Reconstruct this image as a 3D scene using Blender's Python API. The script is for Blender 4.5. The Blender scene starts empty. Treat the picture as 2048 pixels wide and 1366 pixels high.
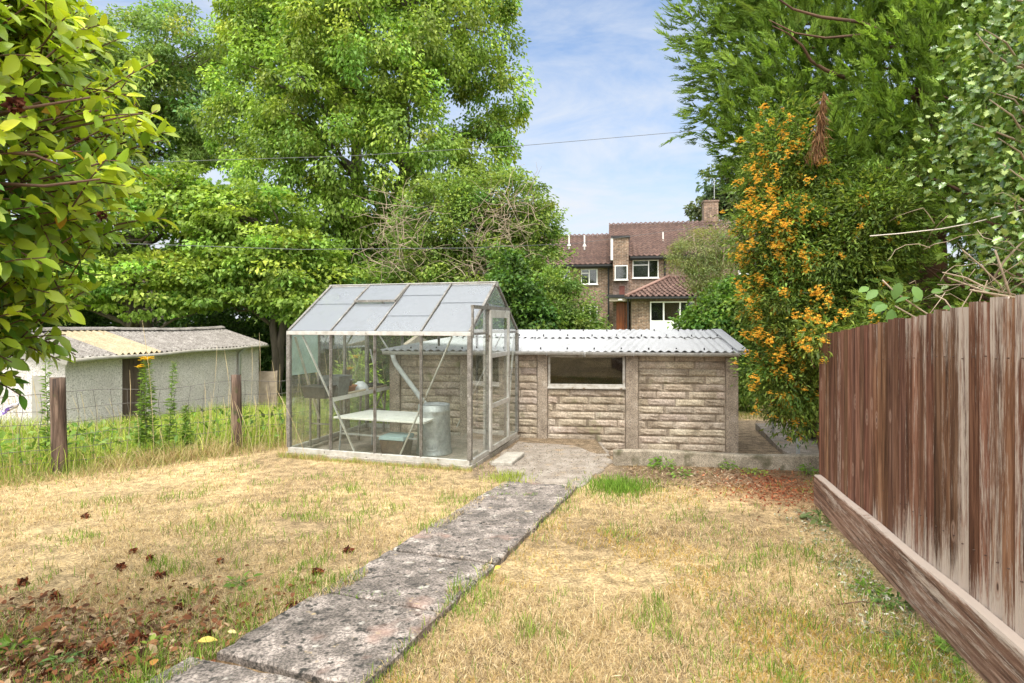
import bpy, bmesh, math, random
import numpy as np
from mathutils import Vector
R = math.radians
random.seed(7); rng = np.random.default_rng(7)
scene = bpy.context.scene
COL = scene.collection

# ------------------------------------------------------------------ camera
CZ = 1.72                       # eye height over the level by the greenhouse
cd = bpy.data.cameras.new('camera'); cam = bpy.data.objects.new('camera', cd); COL.objects.link(cam)
cam.location = (0, 0, CZ); cam.rotation_euler = (R(90), 0, 0)
cd.sensor_width = 36; cd.lens = 36 * 1180 / 2048; cd.shift_y = -38 / 2048
cd.clip_start = 0.05; cd.clip_end = 2000
scene.camera = cam

# ------------------------------------------------------------------ sky, sun, exposure
SUN_EL, SUN_AZ = R(60), R(188)      # azimuth clockwise from +Y: high behind the viewer
w = bpy.data.worlds.new('World'); scene.world = w; w.use_nodes = True
nt = w.node_tree; nt.nodes.clear()
def wn(t, **k):
    n = nt.nodes.new(t)
    for a, b in k.items(): setattr(n, a, b)
    return n
sky = wn('ShaderNodeTexSky', sky_type='NISHITA', sun_disc=False, sun_elevation=SUN_EL, sun_rotation=SUN_AZ, air_density=1.0, dust_density=0.15, ozone_density=3.2)
tc = wn('ShaderNodeTexCoord'); mp = wn('ShaderNodeMapping'); mp.inputs['Rotation'].default_value = (0.0, R(-24), R(20)); mp.inputs['Scale'].default_value = (1.6, 1.2, 5.0)
nz = wn('ShaderNodeTexNoise'); nz.inputs['Scale'].default_value = 2.6; nz.inputs['Detail'].default_value = 9; nz.inputs['Roughness'].default_value = 0.62; nz.inputs['Distortion'].default_value = 0.5
cr = wn('ShaderNodeValToRGB'); cr.color_ramp.elements[0].position = 0.34; cr.color_ramp.elements[0].color = (0.04, 0.04, 0.04, 1); cr.color_ramp.elements[1].position = 0.76; cr.color_ramp.elements[1].color = (0.68, 0.68, 0.68, 1)
sx = wn('ShaderNodeSeparateXYZ'); low = wn('ShaderNodeMapRange'); low.inputs['From Min'].default_value = 0.0; low.inputs['From Max'].default_value = 0.55; low.inputs['To Min'].default_value = 0.80; low.inputs['To Max'].default_value = 0.0
add = wn('ShaderNodeMath', operation='MAXIMUM'); mul = wn('ShaderNodeMath', operation='ADD', use_clamp=True)
deep = wn('ShaderNodeMix', data_type='RGBA', blend_type='MULTIPLY'); deep.inputs['Factor'].default_value = 1; deep.inputs['B'].default_value = (0.80, 1.07, 1.22, 1); L_ = nt.links.new; L_(sky.outputs['Color'], deep.inputs['A'])
mx = wn('ShaderNodeMix', data_type='RGBA'); mx.inputs['B'].default_value = (4.6, 4.85, 5.2, 1)
# bright glow added to the unseen sky around the sun, as soft fill
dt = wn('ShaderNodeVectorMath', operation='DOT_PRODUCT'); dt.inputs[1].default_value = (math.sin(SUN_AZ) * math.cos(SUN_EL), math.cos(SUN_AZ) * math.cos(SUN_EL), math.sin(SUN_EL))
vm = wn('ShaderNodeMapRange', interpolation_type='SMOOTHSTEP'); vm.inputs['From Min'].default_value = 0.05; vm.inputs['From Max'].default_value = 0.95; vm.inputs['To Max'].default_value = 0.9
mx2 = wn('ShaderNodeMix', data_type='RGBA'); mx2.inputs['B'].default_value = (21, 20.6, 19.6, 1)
bg = wn('ShaderNodeBackground'); bg.inputs['Strength'].default_value = 0.10; out = wn('ShaderNodeOutputWorld')
L = nt.links.new
L(tc.outputs['Generated'], mp.inputs['Vector']); L(mp.outputs['Vector'], nz.inputs['Vector']); L(nz.outputs['Fac'], cr.inputs['Fac'])
L(tc.outputs['Generated'], sx.inputs['Vector']); L(sx.outputs['Z'], low.inputs['Value'])
L(cr.outputs['Color'], mul.inputs[0]); L(low.outputs['Result'], mul.inputs[1])
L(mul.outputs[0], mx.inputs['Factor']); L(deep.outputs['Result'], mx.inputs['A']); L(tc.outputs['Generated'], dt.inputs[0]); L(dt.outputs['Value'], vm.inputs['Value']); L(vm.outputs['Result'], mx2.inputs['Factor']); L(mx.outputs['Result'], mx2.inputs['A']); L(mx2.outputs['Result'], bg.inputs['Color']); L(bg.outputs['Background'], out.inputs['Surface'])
sd = bpy.data.lights.new('sun', 'SUN'); sun = bpy.data.objects.new('sun', sd); COL.objects.link(sun)
sd.energy = 2.0; sd.angle = R(20); sd.color = (1.0, 0.95, 0.86)
sv = Vector((math.sin(SUN_AZ) * math.cos(SUN_EL), math.cos(SUN_AZ) * math.cos(SUN_EL), math.sin(SUN_EL)))
sun.rotation_euler = sv.to_track_quat('Z', 'Y').to_euler(); sun.location = (-6, -8, 14)
vs = scene.view_settings; vs.view_transform = 'Standard'; vs.look = 'None'; vs.exposure = 0.9; vs.gamma = 1; vs.use_curve_mapping = False
cy = scene.cycles; cy.max_bounces = 8; cy.diffuse_bounces = 4; cy.glossy_bounces = 3; cy.transmission_bounces = 6; cy.transparent_max_bounces = 32; cy.sample_clamp_indirect = 6

# ------------------------------------------------------------------ helpers
def P(px, py, Y):   # design aid: a point seen at photo pixel (px, py), Y metres away
    return Vector(((px - 1024) / 1180 * Y, Y, CZ - (py - 645) / 1180 * Y))

def tag(o, label=None, cat=None, group=None, kind=None):
    if label: o['label'] = label
    if cat: o['category'] = cat
    if group: o['group'] = group
    if kind: o['kind'] = kind
    return o

WL = {}
def thing(name, label, cat, loc, group=None):
    o = bpy.data.objects.new(name, None); COL.objects.link(o); o.location = loc; o.empty_display_size = 0.1
    WL[o] = Vector(loc); return tag(o, label, cat, group)

def _link(name, me, mat, parent):
    o = bpy.data.objects.new(name, me); COL.objects.link(o)
    if mat is not None: me.materials.append(mat)
    if parent is not None: o.parent = parent; WL[o] = WL[parent].copy()
    else: WL[o] = Vector((0, 0, 0))
    return o

def npmesh(name, V, faces, mat, parent=None, tint=None, smooth=False, base=None):
    """V (N,3); faces: list of (M,k) index arrays; tint (N,3) linear colour."""
    V = np.asarray(V, dtype=np.float64)
    off = WL[parent] if parent is not None else (Vector(base) if base is not None else Vector((0, 0, 0)))
    V = V - np.array(off)
    me = bpy.data.meshes.new(name)
    faces = [np.asarray(f, dtype=np.int32) for f in faces if len(f)]
    loops = np.concatenate([f.ravel() for f in faces])
    tot = np.concatenate([np.full(len(f), f.shape[1], dtype=np.int32) for f in faces])
    start = np.concatenate([[0], np.cumsum(tot)[:-1]]).astype(np.int32)
    me.vertices.add(len(V)); me.vertices.foreach_set('co', V.astype(np.float32).ravel())
    me.loops.add(len(loops)); me.loops.foreach_set('vertex_index', loops)
    me.polygons.add(len(tot)); me.polygons.foreach_set('loop_start', start); me.polygons.foreach_set('loop_total', tot)
    if smooth: me.polygons.foreach_set('use_smooth', np.ones(len(tot), dtype=bool))
    me.update(calc_edges=True)
    if tint is not None:
        a = me.color_attributes.new('tint', 'FLOAT_COLOR', 'POINT')
        c = np.ones((len(V), 4), dtype=np.float32); c[:, :3] = tint; a.data.foreach_set('color', c.ravel())
    o = _link(name, me, mat, parent)
    if parent is None and base is not None: o.location = base; WL[o] = Vector(base)
    return o

class MB:
    """collects boxes, tubes, lathes ... and links them as ONE mesh object"""
    def __init__(s, T=None): s.v = []; s.f = []; s.T = T or (lambda a, b, c: (a, b, c)); s.t = []; s.tint = (1, 1, 1)
    def _v(s, *pts):
        i = len(s.v)
        for p in pts: s.v.append(s.T(*p)); s.t.append(s.tint)
        return i
    def poly(s, *pts): i = s._v(*pts); s.f.append(list(range(i, i + len(pts))))
    def hexa(s, c):     # 8 corners: bottom 4 ccw, top 4 ccw
        i = s._v(*c)
        for q in ((3, 2, 1, 0), (4, 5, 6, 7), (0, 1, 5, 4), (1, 2, 6, 5), (2, 3, 7, 6), (3, 0, 4, 7)): s.f.append([i + k for k in q])
    def box(s, x0, x1, y0, y1, z0, z1): s.hexa([(x0, y0, z0), (x1, y0, z0), (x1, y1, z0), (x0, y1, z0), (x0, y0, z1), (x1, y0, z1), (x1, y1, z1), (x0, y1, z1)])
    def bar(s, a, b, w, h=None, up=(0, 0, 1)):
        a = Vector(a); b = Vector(b); d = (b - a)
        if d.length < 1e-6: return
        d.normalize(); u = Vector(up); x = d.cross(u)
        if x.length < 1e-3: x = d.cross(Vector((1, 0, 0)))
        x.normalize(); y = x.cross(d).normalized(); h = h or w
        q = [(-w / 2, -h / 2), (w / 2, -h / 2), (w / 2, h / 2), (-w / 2, h / 2)]
        s.hexa([tuple(a + x * i + y * j) for i, j in q] + [tuple(b + x * i + y * j) for i, j in q])
    def tube(s, pts, rad, n=6, cap=True):
        pts = [Vector(p) for p in pts]; m = len(pts)
        if not hasattr(rad, '__len__'): rad = [rad] * m
        rings = []; prev = None
        for k, p in enumerate(pts):
            d = (pts[min(k + 1, m - 1)] - pts[max(k - 1, 0)])
            d = d.normalized() if d.length > 1e-9 else Vector((0, 0, 1))
            x = (prev - d * prev.dot(d)) if prev is not None else d.cross(Vector((0, 0, 1)))
            if x.length < 1e-4: x = d.cross(Vector((1, 0, 0)))
            x.normalize(); prev = x; y = d.cross(x)
            rings.append(s._v(*[tuple(p + x * (math.cos(2 * math.pi * j / n) * rad[k]) + y * (math.sin(2 * math.pi * j / n) * rad[k])) for j in range(n)]))
        for k in range(m - 1):
            for j in range(n):
                a, b = rings[k], rings[k + 1]; j2 = (j + 1) % n
                s.f.append([a + j, a + j2, b + j2, b + j])
        if cap: s.f.append([rings[0] + j for j in range(n - 1, -1, -1)]); s.f.append([rings[-1] + j for j in range(n)])
    def lathe(s, c, prof, n=20, closed=False):
        rings = [s._v(*[(c[0] + r * math.cos(2 * math.pi * j / n), c[1] + r * math.sin(2 * math.pi * j / n), c[2] + z) for j in range(n)]) for r, z in prof]
        m = len(rings)
        for k in range(m if closed else m - 1):
            a, b = rings[k], rings[(k + 1) % m]
            for j in range(n): j2 = (j + 1) % n; s.f.append([a + j, a + j2, b + j2, b + j])
        if not closed: s.f.append([rings[0] + j for j in range(n - 1, -1, -1)]); s.f.append([rings[-1] + j for j in range(n)])
    def grid(s, fn, nu, nv):
        i = s._v(*[fn(a / nu, b / nv) for b in range(nv + 1) for a in range(nu + 1)])
        for b in range(nv):
            for a in range(nu): k = i + b * (nu + 1) + a; s.f.append([k, k + 1, k + nu + 2, k + nu + 1])
    def build(s, name, mat, parent=None, smooth=False, base=None, tinted=False):
        off = WL[parent] if parent is not None else (Vector(base) if base is not None else Vector((0, 0, 0)))
        me = bpy.data.meshes.new(name); me.from_pydata([tuple(Vector(v) - off) for v in s.v], [], s.f); me.update()
        if tinted:
            a = me.color_attributes.new('tint', 'FLOAT_COLOR', 'POINT')
            a.data.foreach_set('color', np.array([list(t) + [1] for t in s.t], dtype=np.float32).ravel())
        if smooth: me.polygons.foreach_set('use_smooth', [True] * len(me.polygons))
        o = _link(name, me, mat, parent)
        if parent is None and base is not None: o.location = base; WL[o] = Vector(base)
        return o

def bevel(o, w, seg=2):
    m = o.modifiers.new('bevel', 'BEVEL'); m.width = w; m.segments = seg; m.limit_method = 'ANGLE'; m.angle_limit = R(35); return o

def dup(o, loc, label=None, parent=None):
    c = o.copy(); COL.objects.link(c)
    if parent is None: c.location = loc
    else: c.parent = parent
    WL[c] = Vector(c.location)
    if label: c['label'] = label
    for ch in list(o.children): dup(ch, None, None, c)
    return c

def nrm(a): return a / np.maximum(np.linalg.norm(a, axis=-1, keepdims=True), 1e-9)
def fnoise(x, y, sc=1.0, seed=0, oct=3):
    r = np.random.default_rng(1000 + seed); v = np.zeros_like(np.asarray(x, dtype=float)); amp = 1.0; tot = 0
    for o in range(oct):
        for k in range(5):
            a = r.uniform(0, 6.283); ph = r.uniform(0, 6.283); f = sc * (2.1 ** o) * r.uniform(0.7, 1.4)
            v = v + amp * np.sin((x * math.cos(a) + y * math.sin(a)) * f + ph)
        tot += amp * 1.6; amp *= 0.55
    return np.clip(v / tot * 0.5 + 0.5, 0, 1)

# ------------------------------------------------------------------ materials
def newmat(name):
    m = bpy.data.materials.new(name); m.use_nodes = True; n = m.node_tree.nodes; n.clear()
    o = n.new('ShaderNodeOutputMaterial'); b = n.new('ShaderNodeBsdfPrincipled'); m.node_tree.links.new(b.outputs[0], o.inputs[0])
    return m, n, m.node_tree.links.new, b, o
def c4(c): return (c[0], c[1], c[2], 1)
def ramp(n, stops):
    r = n.new('ShaderNodeValToRGB'); e = r.color_ramp.elements
    while len(e) < len(stops): e.new(0.5)
    for k, (p, c) in enumerate(stops): e[k].position = p; e[k].color = c4(c) if hasattr(c, '__len__') else (c, c, c, 1)
    return r
def noise(n, L, scale, detail=5, rough=0.6, stretch=None, coord='Object', dist=0.0):
    t = n.new('ShaderNodeTexCoord'); m = n.new('ShaderNodeMapping'); x = n.new('ShaderNodeTexNoise')
    if stretch: m.inputs['Scale'].default_value = stretch
    x.inputs['Scale'].default_value = scale; x.inputs['Detail'].default_value = detail; x.inputs['Roughness'].default_value = rough; x.inputs['Distortion'].default_value = dist
    L(t.outputs[coord], m.inputs['Vector']); L(m.outputs['Vector'], x.inputs['Vector']); return x
def mixc(n, L, fac, a, b, mode='MIX'):
    x = n.new('ShaderNodeMix'); x.data_type = 'RGBA'; x.blend_type = mode
    for s, v in (('Factor', fac), ('A', a), ('B', b)):
        if hasattr(v, 'is_linked'): L(v, x.inputs[s])
        elif v is not None: x.inputs[s].default_value = v if s == 'Factor' else c4(v)
    return x.outputs['Result']
def attr(n, name='tint'):
    a = n.new('ShaderNodeAttribute'); a.attribute_name = name; return a.outputs['Color']
def bumpn(n, L, b, h, strength, dist=0.02):
    k = n.new('ShaderNodeBump'); k.inputs['Strength'].default_value = strength; k.inputs['Distance'].default_value = dist; L(h, k.inputs['Height']); L(k.outputs[0], b.inputs['Normal']); return k

def noise_mat(name, stops, scale=8, rough=0.8, bump=0.3, bdist=0.01, detail=6, stretch=None, fine=None, spots=None, metal=0.0, tint=False, spec=None):
    """colour from a noise ramp, optional finer mottling, optional spots = (colour, scale, lo, hi)"""
    m, n, L, b, o = newmat(name)
    x = noise(n, L, scale, detail, 0.62, stretch); r = ramp(n, stops); L(x.outputs['Fac'], r.inputs['Fac']); c = r.outputs['Color']
    h = x.outputs['Fac']
    if fine:
        y = noise(n, L, fine[0], 4, 0.7); rr = ramp(n, [(0.40, fine[1]), (0.60, fine[2])]); L(y.outputs['Fac'], rr.inputs['Fac']); c = mixc(n, L, 1.0, c, rr.outputs['Color'], 'MULTIPLY'); h = y.outputs['Fac']
    for sp in (spots or []):
        y = noise(n, L, sp[1], 3, 0.55); rr = ramp(n, [(sp[2], 0.0), (sp[3], 1.0)]); L(y.outputs['Fac'], rr.inputs['Fac']); c = mixc(n, L, rr.outputs['Color'], c, sp[0])
    if tint: c = mixc(n, L, 1.0, c, attr(n), 'MULTIPLY')
    L(c, b.inputs['Base Color']); b.inputs['Roughness'].default_value = rough; b.inputs['Metallic'].default_value = metal
    if spec is not None: b.inputs['Specular IOR Level'].default_value = spec
    if bump: bumpn(n, L, b, h, bump, bdist)
    return m

def leaf_mat(name, rough=0.5, trans=0.35, spec=0.4, tcol=(1.0, 1.0, 0.55)):
    m, n, L, b, o = newmat(name)
    c = attr(n); L(c, b.inputs['Base Color']); b.inputs['Roughness'].default_value = rough; b.inputs['Specular IOR Level'].default_value = spec
    t = n.new('ShaderNodeBsdfTranslucent'); L(mixc(n, L, 1.0, c, tcol, 'MULTIPLY'), t.inputs['Color'])
    x = n.new('ShaderNodeMixShader'); x.inputs['Fac'].default_value = trans; L(b.outputs[0], x.inputs[1]); L(t.outputs[0], x.inputs[2]); L(x.outputs[0], o.inputs[0])
    return m

def glass_mat(name, tint=(0.93, 0.97, 0.95), refl=0.5, dirt=0.12, dirtcol=(0.55, 0.58, 0.5), dscale=3.0, dlo=0.35, dhi=0.8, rough=0.02):
    m, n, L, b, o = newmat(name); n.remove(b)
    t = n.new('ShaderNodeBsdfTransparent'); t.inputs['Color'].default_value = c4(tint)
    g = n.new('ShaderNodeBsdfGlossy'); g.inputs['Roughness'].default_value = rough; g.inputs['Color'].default_value = (1, 1, 1, 1)
    fr = n.new('ShaderNodeFresnel'); fr.inputs['IOR'].default_value = 1.5
    mm = n.new('ShaderNodeMath'); mm.operation = 'MULTIPLY'; mm.inputs[1].default_value = refl; L(fr.outputs[0], mm.inputs[0])
    x = n.new('ShaderNodeMixShader'); L(mm.outputs[0], x.inputs['Fac']); L(t.outputs[0], x.inputs[1]); L(g.outputs[0], x.inputs[2])
    d = n.new('ShaderNodeBsdfDiffuse'); d.inputs['Color'].default_value = c4(dirtcol)
    tl = n.new('ShaderNodeBsdfTranslucent'); tl.inputs['Color'].default_value = c4(dirtcol); dm = n.new('ShaderNodeMixShader'); L(d.outputs[0], dm.inputs[1]); L(tl.outputs[0], dm.inputs[2])
    z = noise(n, L, dscale, 6, 0.65); r = ramp(n, [(dlo, dirt * 0.25), (dhi, dirt)]); L(z.outputs['Fac'], r.inputs['Fac'])
    y = n.new('ShaderNodeMixShader'); L(r.outputs['Color'], y.inputs['Fac']); L(x.outputs[0], y.inputs[1]); L(dm.outputs[0], y.inputs[2]); L(y.outputs[0], o.inputs[0])
    return m

def plain(name, col, rough=0.6, metal=0.0, bump=0.0, var=0.15, scale=12):
    return noise_mat(name, [(0.3, tuple(k * (1 - var) for k in col)), (0.7, tuple(k * (1 + var) for k in col))], scale, rough, bump, metal=metal)

# ------------------------------------------------------------------ foliage helpers
def frame_of(axis, up):
    a = nrm(axis); n_ = up - a * np.sum(up * a, axis=1, keepdims=True); n_ = nrm(n_); s = np.cross(a, n_); return a, s, n_
def leaves4(pos, axis, up, ln, wd, fold=0.25):
    """rhombic leaf, folded along the midrib: 4 verts"""
    a, s, n_ = frame_of(axis, up); ln = ln[:, None]; wd = wd[:, None]
    b = pos; m = pos + a * ln * 0.45; t = pos + a * ln - n_ * ln * 0.12
    l = m + s * wd * 0.5 + n_ * wd * fold; r = m - s * wd * 0.5 + n_ * wd * fold
    V = np.stack([b, r, t, l], axis=1).reshape(-1, 3); i = np.arange(len(pos))[:, None] * 4
    return V, [np.concatenate([i, i + 1, i + 2], 1), np.concatenate([i, i + 2, i + 3], 1)], 4
def leaves10(pos, axis, up, ln, wd, curl=0.25, fold=0.18):
    """larger pointed oval leaf: 3 cross rows of 3 + base + tip"""
    a, s, n_ = frame_of(axis, up); ln = ln[:, None]; wd = wd[:, None]
    rows = [(0.2, 0.72), (0.5, 1.0), (0.78, 0.66)]
    vs_ = [pos]
    for u, q in rows:
        c = pos + a * ln * u - n_ * ln * curl * u * u
        vs_ += [c - s * wd * 0.5 * q + n_ * wd * fold * q, c, c + s * wd * 0.5 * q + n_ * wd * fold * q]
    vs_.append(pos + a * ln - n_ * ln * curl)
    V = np.stack(vs_, axis=1).reshape(-1, 3); i = np.arange(len(pos))[:, None] * 11
    T3 = [(0, 1, 2), (0, 2, 3), (7, 10, 8), (8, 10, 9)]; Q = [(1, 4, 5, 2), (2, 5, 6, 3), (4, 7, 8, 5), (5, 8, 9, 6)]
    return V, [np.concatenate([np.concatenate([i + k for k in t], 1) for t in T3]), np.concatenate([np.concatenate([i + k for k in q], 1) for q in Q])], 11
def vary(cols, n, dv=0.22, seed=None):
    """pick between leaf colours, with natural per-leaf variation"""
    cols = np.array(cols); w_ = rng.random(n) * (len(cols) - 1); k = np.minimum(w_.astype(int), len(cols) - 2); f = (w_ - k)[:, None]
    c = cols[k] * (1 - f) + cols[k + 1] * f
    return np.clip(c * (1 + dv * rng.standard_normal((n, 1))), 0.004, 0.95)
def blades(pos, h, lean, wd, bend=0.5):
    """grass blades: 5 verts"""
    n_ = len(pos); ang = rng.random(n_) * 6.283; s = np.stack([np.cos(ang), np.sin(ang), np.zeros(n_)], 1) * wd[:, None] * 0.5
    la = rng.random(n_) * 6.283; ld = np.stack([np.cos(la), np.sin(la), np.zeros(n_)], 1) * (lean * h)[:, None]
    up = np.array([0, 0, 1.0])
    vert = h * np.sqrt(np.clip(1 - lean ** 2 * 0.8, 0.04, 1))
    mid = pos + ld * 0.35 + up * (vert * 0.6)[:, None]; tip = pos + ld + up * (vert * (1 - bend * 0.15))[:, None]
    V = np.stack([pos - s, pos + s, mid + s * 0.8, mid - s * 0.8, tip], 1).reshape(-1, 3); i = np.arange(n_)[:, None] * 5
    return V, [np.concatenate([i, i + 1, i + 2, i + 3], 1), np.concatenate([i + 3, i + 2, i + 4], 1)], 5
def join(parts):
    V = []; F = {}; off = 0
    for v, fs in parts:
        V.append(v)
        for f in fs: F.setdefault(f.shape[1], []).append(f + off)
        off += len(v)
    return np.concatenate(V), [np.concatenate(x) for x in F.values()]
# ------------------------------------------------------------------ layout functions
def path_r(y): return -0.596 + 0.348 * (y - 2.45)
def path_l(y): return path_r(y) - 0.84
def fence_x(y): return 1.99 + 0.262 * (y - 2.29)
def wire_x(y): return -5.13 + 1.127 * (y - 6.7)
def _sm(a, lo, hi): t = np.clip((a - lo) / (hi - lo), 0, 1); return t * t * (3 - 2 * t)
G0 = np.array([-0.49, 6.88]); D1 = np.array([-0.9555, 0.295]); D2 = np.array([0.295, 0.9555])
def gh_uv(x, y): dx = x - G0[0]; dy = y - G0[1]; return dx * D1[0] + dy * D1[1], dx * D2[0] + dy * D2[1]
def gz(x, y):
    x = np.asarray(x, dtype=float); y = np.asarray(y, dtype=float)
    z = np.maximum(0.325 - 0.055 * y, 0) + 0.0
    z = z * (1 - _sm(y, 5.6, 6.6)) + 0 * z
    z = z + 0.02 * (fnoise(x, y, 1.3, 3) - 0.5)
    far = -0.55 * _sm(y, 8.5, 16) + 1.45 * _sm(y, 22, 33)
    left = _sm(wire_x(y) - x, -0.2, 1.0)
    z = np.where(y > 8.4, z + far, z + left * -0.08 * np.maximum(y - 7, 0))
    low = (x > 1.26) & (y > 7.1) & (y < 22)
    z = np.where(low, np.minimum(z, -0.25 - 0.03 * np.clip(y - 9, 0, 8)), z)
    return z

# ------------------------------------------------------------------ ground sheet
def ground():
    xs = np.unique(np.round(np.concatenate([np.arange(-14, 8, 0.2), [1.24, 1.28], np.arange(-40, -14, 1.0), np.arange(8, 40, 1.0), np.linspace(-400, -40, 12), np.linspace(40, 400, 12)]), 3))
    ys = np.unique(np.round(np.concatenate([np.arange(-3, 18, 0.2), [7.09, 7.13], np.arange(18, 60, 1.0), np.linspace(60, 900, 16), np.linspace(-60, -3, 6)]), 3))
    X, Y = np.meshgrid(xs, ys); V = np.stack([X.ravel(), Y.ravel(), gz(X, Y).ravel()], 1)
    nx = len(xs); i = (np.arange(len(ys) - 1)[:, None] * nx + np.arange(nx - 1)[None]).ravel()
    F = np.stack([i, i + 1, i + nx + 1, i + nx], 1)
    x, y = V[:, 0], V[:, 1]
    straw = np.array([0.50, 0.37, 0.20]); earth = np.array([0.20, 0.14, 0.085]); green = np.array([0.17, 0.24, 0.045]); grit = np.array([0.36, 0.27, 0.18]); red = np.array([0.26, 0.10, 0.05])
    c = straw[None] * (0.8 + 0.4 * fnoise(x, y, 2.2, 5))[:, None]
    def mixin(c, col, f): f = np.clip(f, 0, 1)[:, None]; return c * (1 - f) + col * f
    c = mixin(c, earth, _sm(fnoise(x, y, 3.0, 9), 0.55, 0.8) * 0.5)
    c = mixin(c, green, _sm(wire_x(y) - x, 0.0, 0.7))
    c = mixin(c, green, (y > 9.0) * (x < 2.5))
    c = mixin(c, np.array([0.17, 0.095, 0.055]), _sm(-.75 - x, 0, 0.9) * _sm(3.8 - y, 0, 1.2) * 0.9)
    c = mixin(c, earth, _sm(y, 5.9, 6.6) * (x > 1.0) * (y < 7.15) * 0.8)
    c = mixin(c, red, np.exp(-((x - 2.75) ** 2 / 0.35 + (y - 6.1) ** 2 / 0.6)) * .7)
    c = mixin(c, grit * .8, (x > -.6) * (x < 1.3) * (y > 6.45) * (y < 9))
    c = mixin(c, grit, (x > 1.26) * (y > 7.1) * (y < 12.6) * 1.0)
    c = mixin(c, straw * 1.0, (x > 1.26) * (y > 12.6) * (y < 16) * 1.0)
    m, n, L, b, o = newmat('lawn_soil')
    f1 = noise(n, L, 60, 5, 0.75); r1 = ramp(n, [(0.38, 0.45), (0.62, 1.35)]); L(f1.outputs['Fac'], r1.inputs['Fac'])
    f2 = noise(n, L, 9, 4, 0.6); r2 = ramp(n, [(0.38, 0.65), (0.62, 1.2)]); L(f2.outputs['Fac'], r2.inputs['Fac'])
    cc = mixc(n, L, 1.0, mixc(n, L, 1.0, attr(n), r1.outputs['Color'], 'MULTIPLY'), r2.outputs['Color'], 'MULTIPLY'); L(cc, b.inputs['Base Color']); b.inputs['Roughness'].default_value = 0.95; b.inputs['Specular IOR Level'].default_value = 0.1
    bumpn(n, L, b, f1.outputs['Fac'], 0.8, 0.02)
    tag(npmesh('ground', V, [F], m, tint=c, smooth=True), 'dry straw coloured lawn and rough ground around the garages', kind='structure')
ground()

# ------------------------------------------------------------------ path of concrete slabs
M_slab = noise_mat('weathered_concrete', [(0.34, (0.10, 0.086, 0.074)), (0.5, (0.20, 0.17, 0.148)), (0.64, (0.35, 0.30, 0.265))], 7.5, 0.92, 0.9, 0.012, detail=10,
                   fine=(75, 0.45, 1.5), spots=[((0.44, 0.41, 0.36), 9, 0.63, 0.69), ((0.035, 0.033, 0.028), 22, 0.57, 0.66), ((0.36, 0.22, 0.17), 2.2, 0.62, 0.76), ((0.44, 0.34, 0.2), 17, 0.66, 0.75)])
def slab(mb, cs, top, thick=0.06, jit=0.006, r=0.012):
    """slab from 4 corners (x, y) with slightly broken edges; top is z at each corner"""
    out = []; n = 9
    for k in range(4):
        a, b = cs[k], cs[(k + 1) % 4]; za, zb = top[k], top[(k + 1) % 4]
        for j in range(n):
            t = j / n; e = random.gauss(0, jit) if j else 0
            dx, dy = b[0] - a[0], b[1] - a[1]; l = math.hypot(dx, dy); out.append((a[0] + dx * t + dy / l * e, a[1] + dy * t - dx / l * e, za + (zb - za) * t))
    cx = sum(p[0] for p in out) / len(out); cyy = sum(p[1] for p in out) / len(out)
    ins = [(p[0] + (cx - p[0]) * r / math.hypot(cx - p[0], cyy - p[1]) * 1.2, p[1] + (cyy - p[1]) * r / math.hypot(cx - p[0], cyy - p[1]) * 1.2, p[2]) for p in out]
    m = len(out); a = mb._v(*[(p[0], p[1], p[2] - thick) for p in out]); b = mb._v(*[(p[0], p[1], p[2] - r * 0.8) for p in out]); c = mb._v(*ins)
    for k in range(m):
        j = (k + 1) % m; mb.f.append([a + k, a + j, b + j, b + k]); mb.f.append([b + k, b + j, c + j, c + k])
    mb.f.append([c + k for k in range(m)])
mb = MB(); yl = [0.55, 1.25, 1.97, 2.68, 3.39, 4.14, 4.89, 5.66, 6.40]; off = 0.29; gap = 0.018
for k in range(len(yl) - 1):
    y0, y1 = yl[k] + gap, yl[k + 1] - gap
    cs = [(path_l(y0), y0), (path_r(y0 - off) , y0 - off), (path_r(y1 - off), y1 - off), (path_l(y1), y1)]
    wob = [random.uniform(-0.010, 0.010) for _ in range(4)]
    if k < 3: cs = [(c[0] - (0.09 if i in (0, 3) else -0.0), c[1]) for i, c in enumerate(cs)]
    slab(mb, cs, [max(0.355 - 0.055 * c[1], 0.0) * (1 if c[1] < 6 else 1) + 0.015 + wv for c, wv in zip(cs, wob)])
tag(mb.build('path', M_slab), 'worn concrete slab path running up the dry lawn', kind='structure')
M_pad = noise_mat('gritty_concrete', [(0.3, (0.21, 0.17, 0.13)), (0.55, (0.36, 0.31, 0.26)), (0.75, (0.46, 0.41, 0.35))], 5, 0.95, 0.9, 0.012, detail=9, fine=(110, 0.55, 1.35), spots=[((0.06, 0.05, 0.04), 30, 0.6, 0.7), ((0.42, 0.3, 0.17), 4, 0.6, 0.75)])
mb = MB()
slab(mb, [(-0.07, 6.42), (0.70, 6.135), (1.22, 7.2), (-0.28, 7.26)], [0.018] * 4, 0.08, 0.02)
slab(mb, [(-0.27, 7.274), (1.235, 7.212), (1.30, 8.54), (0.14, 8.70)], [0.014, 0.012, -0.01, 0.0], 0.3, 0.02)
tag(mb.build('concrete_pad', M_pad), 'gritty concrete pad between greenhouse door and garage wall', kind='structure')
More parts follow.
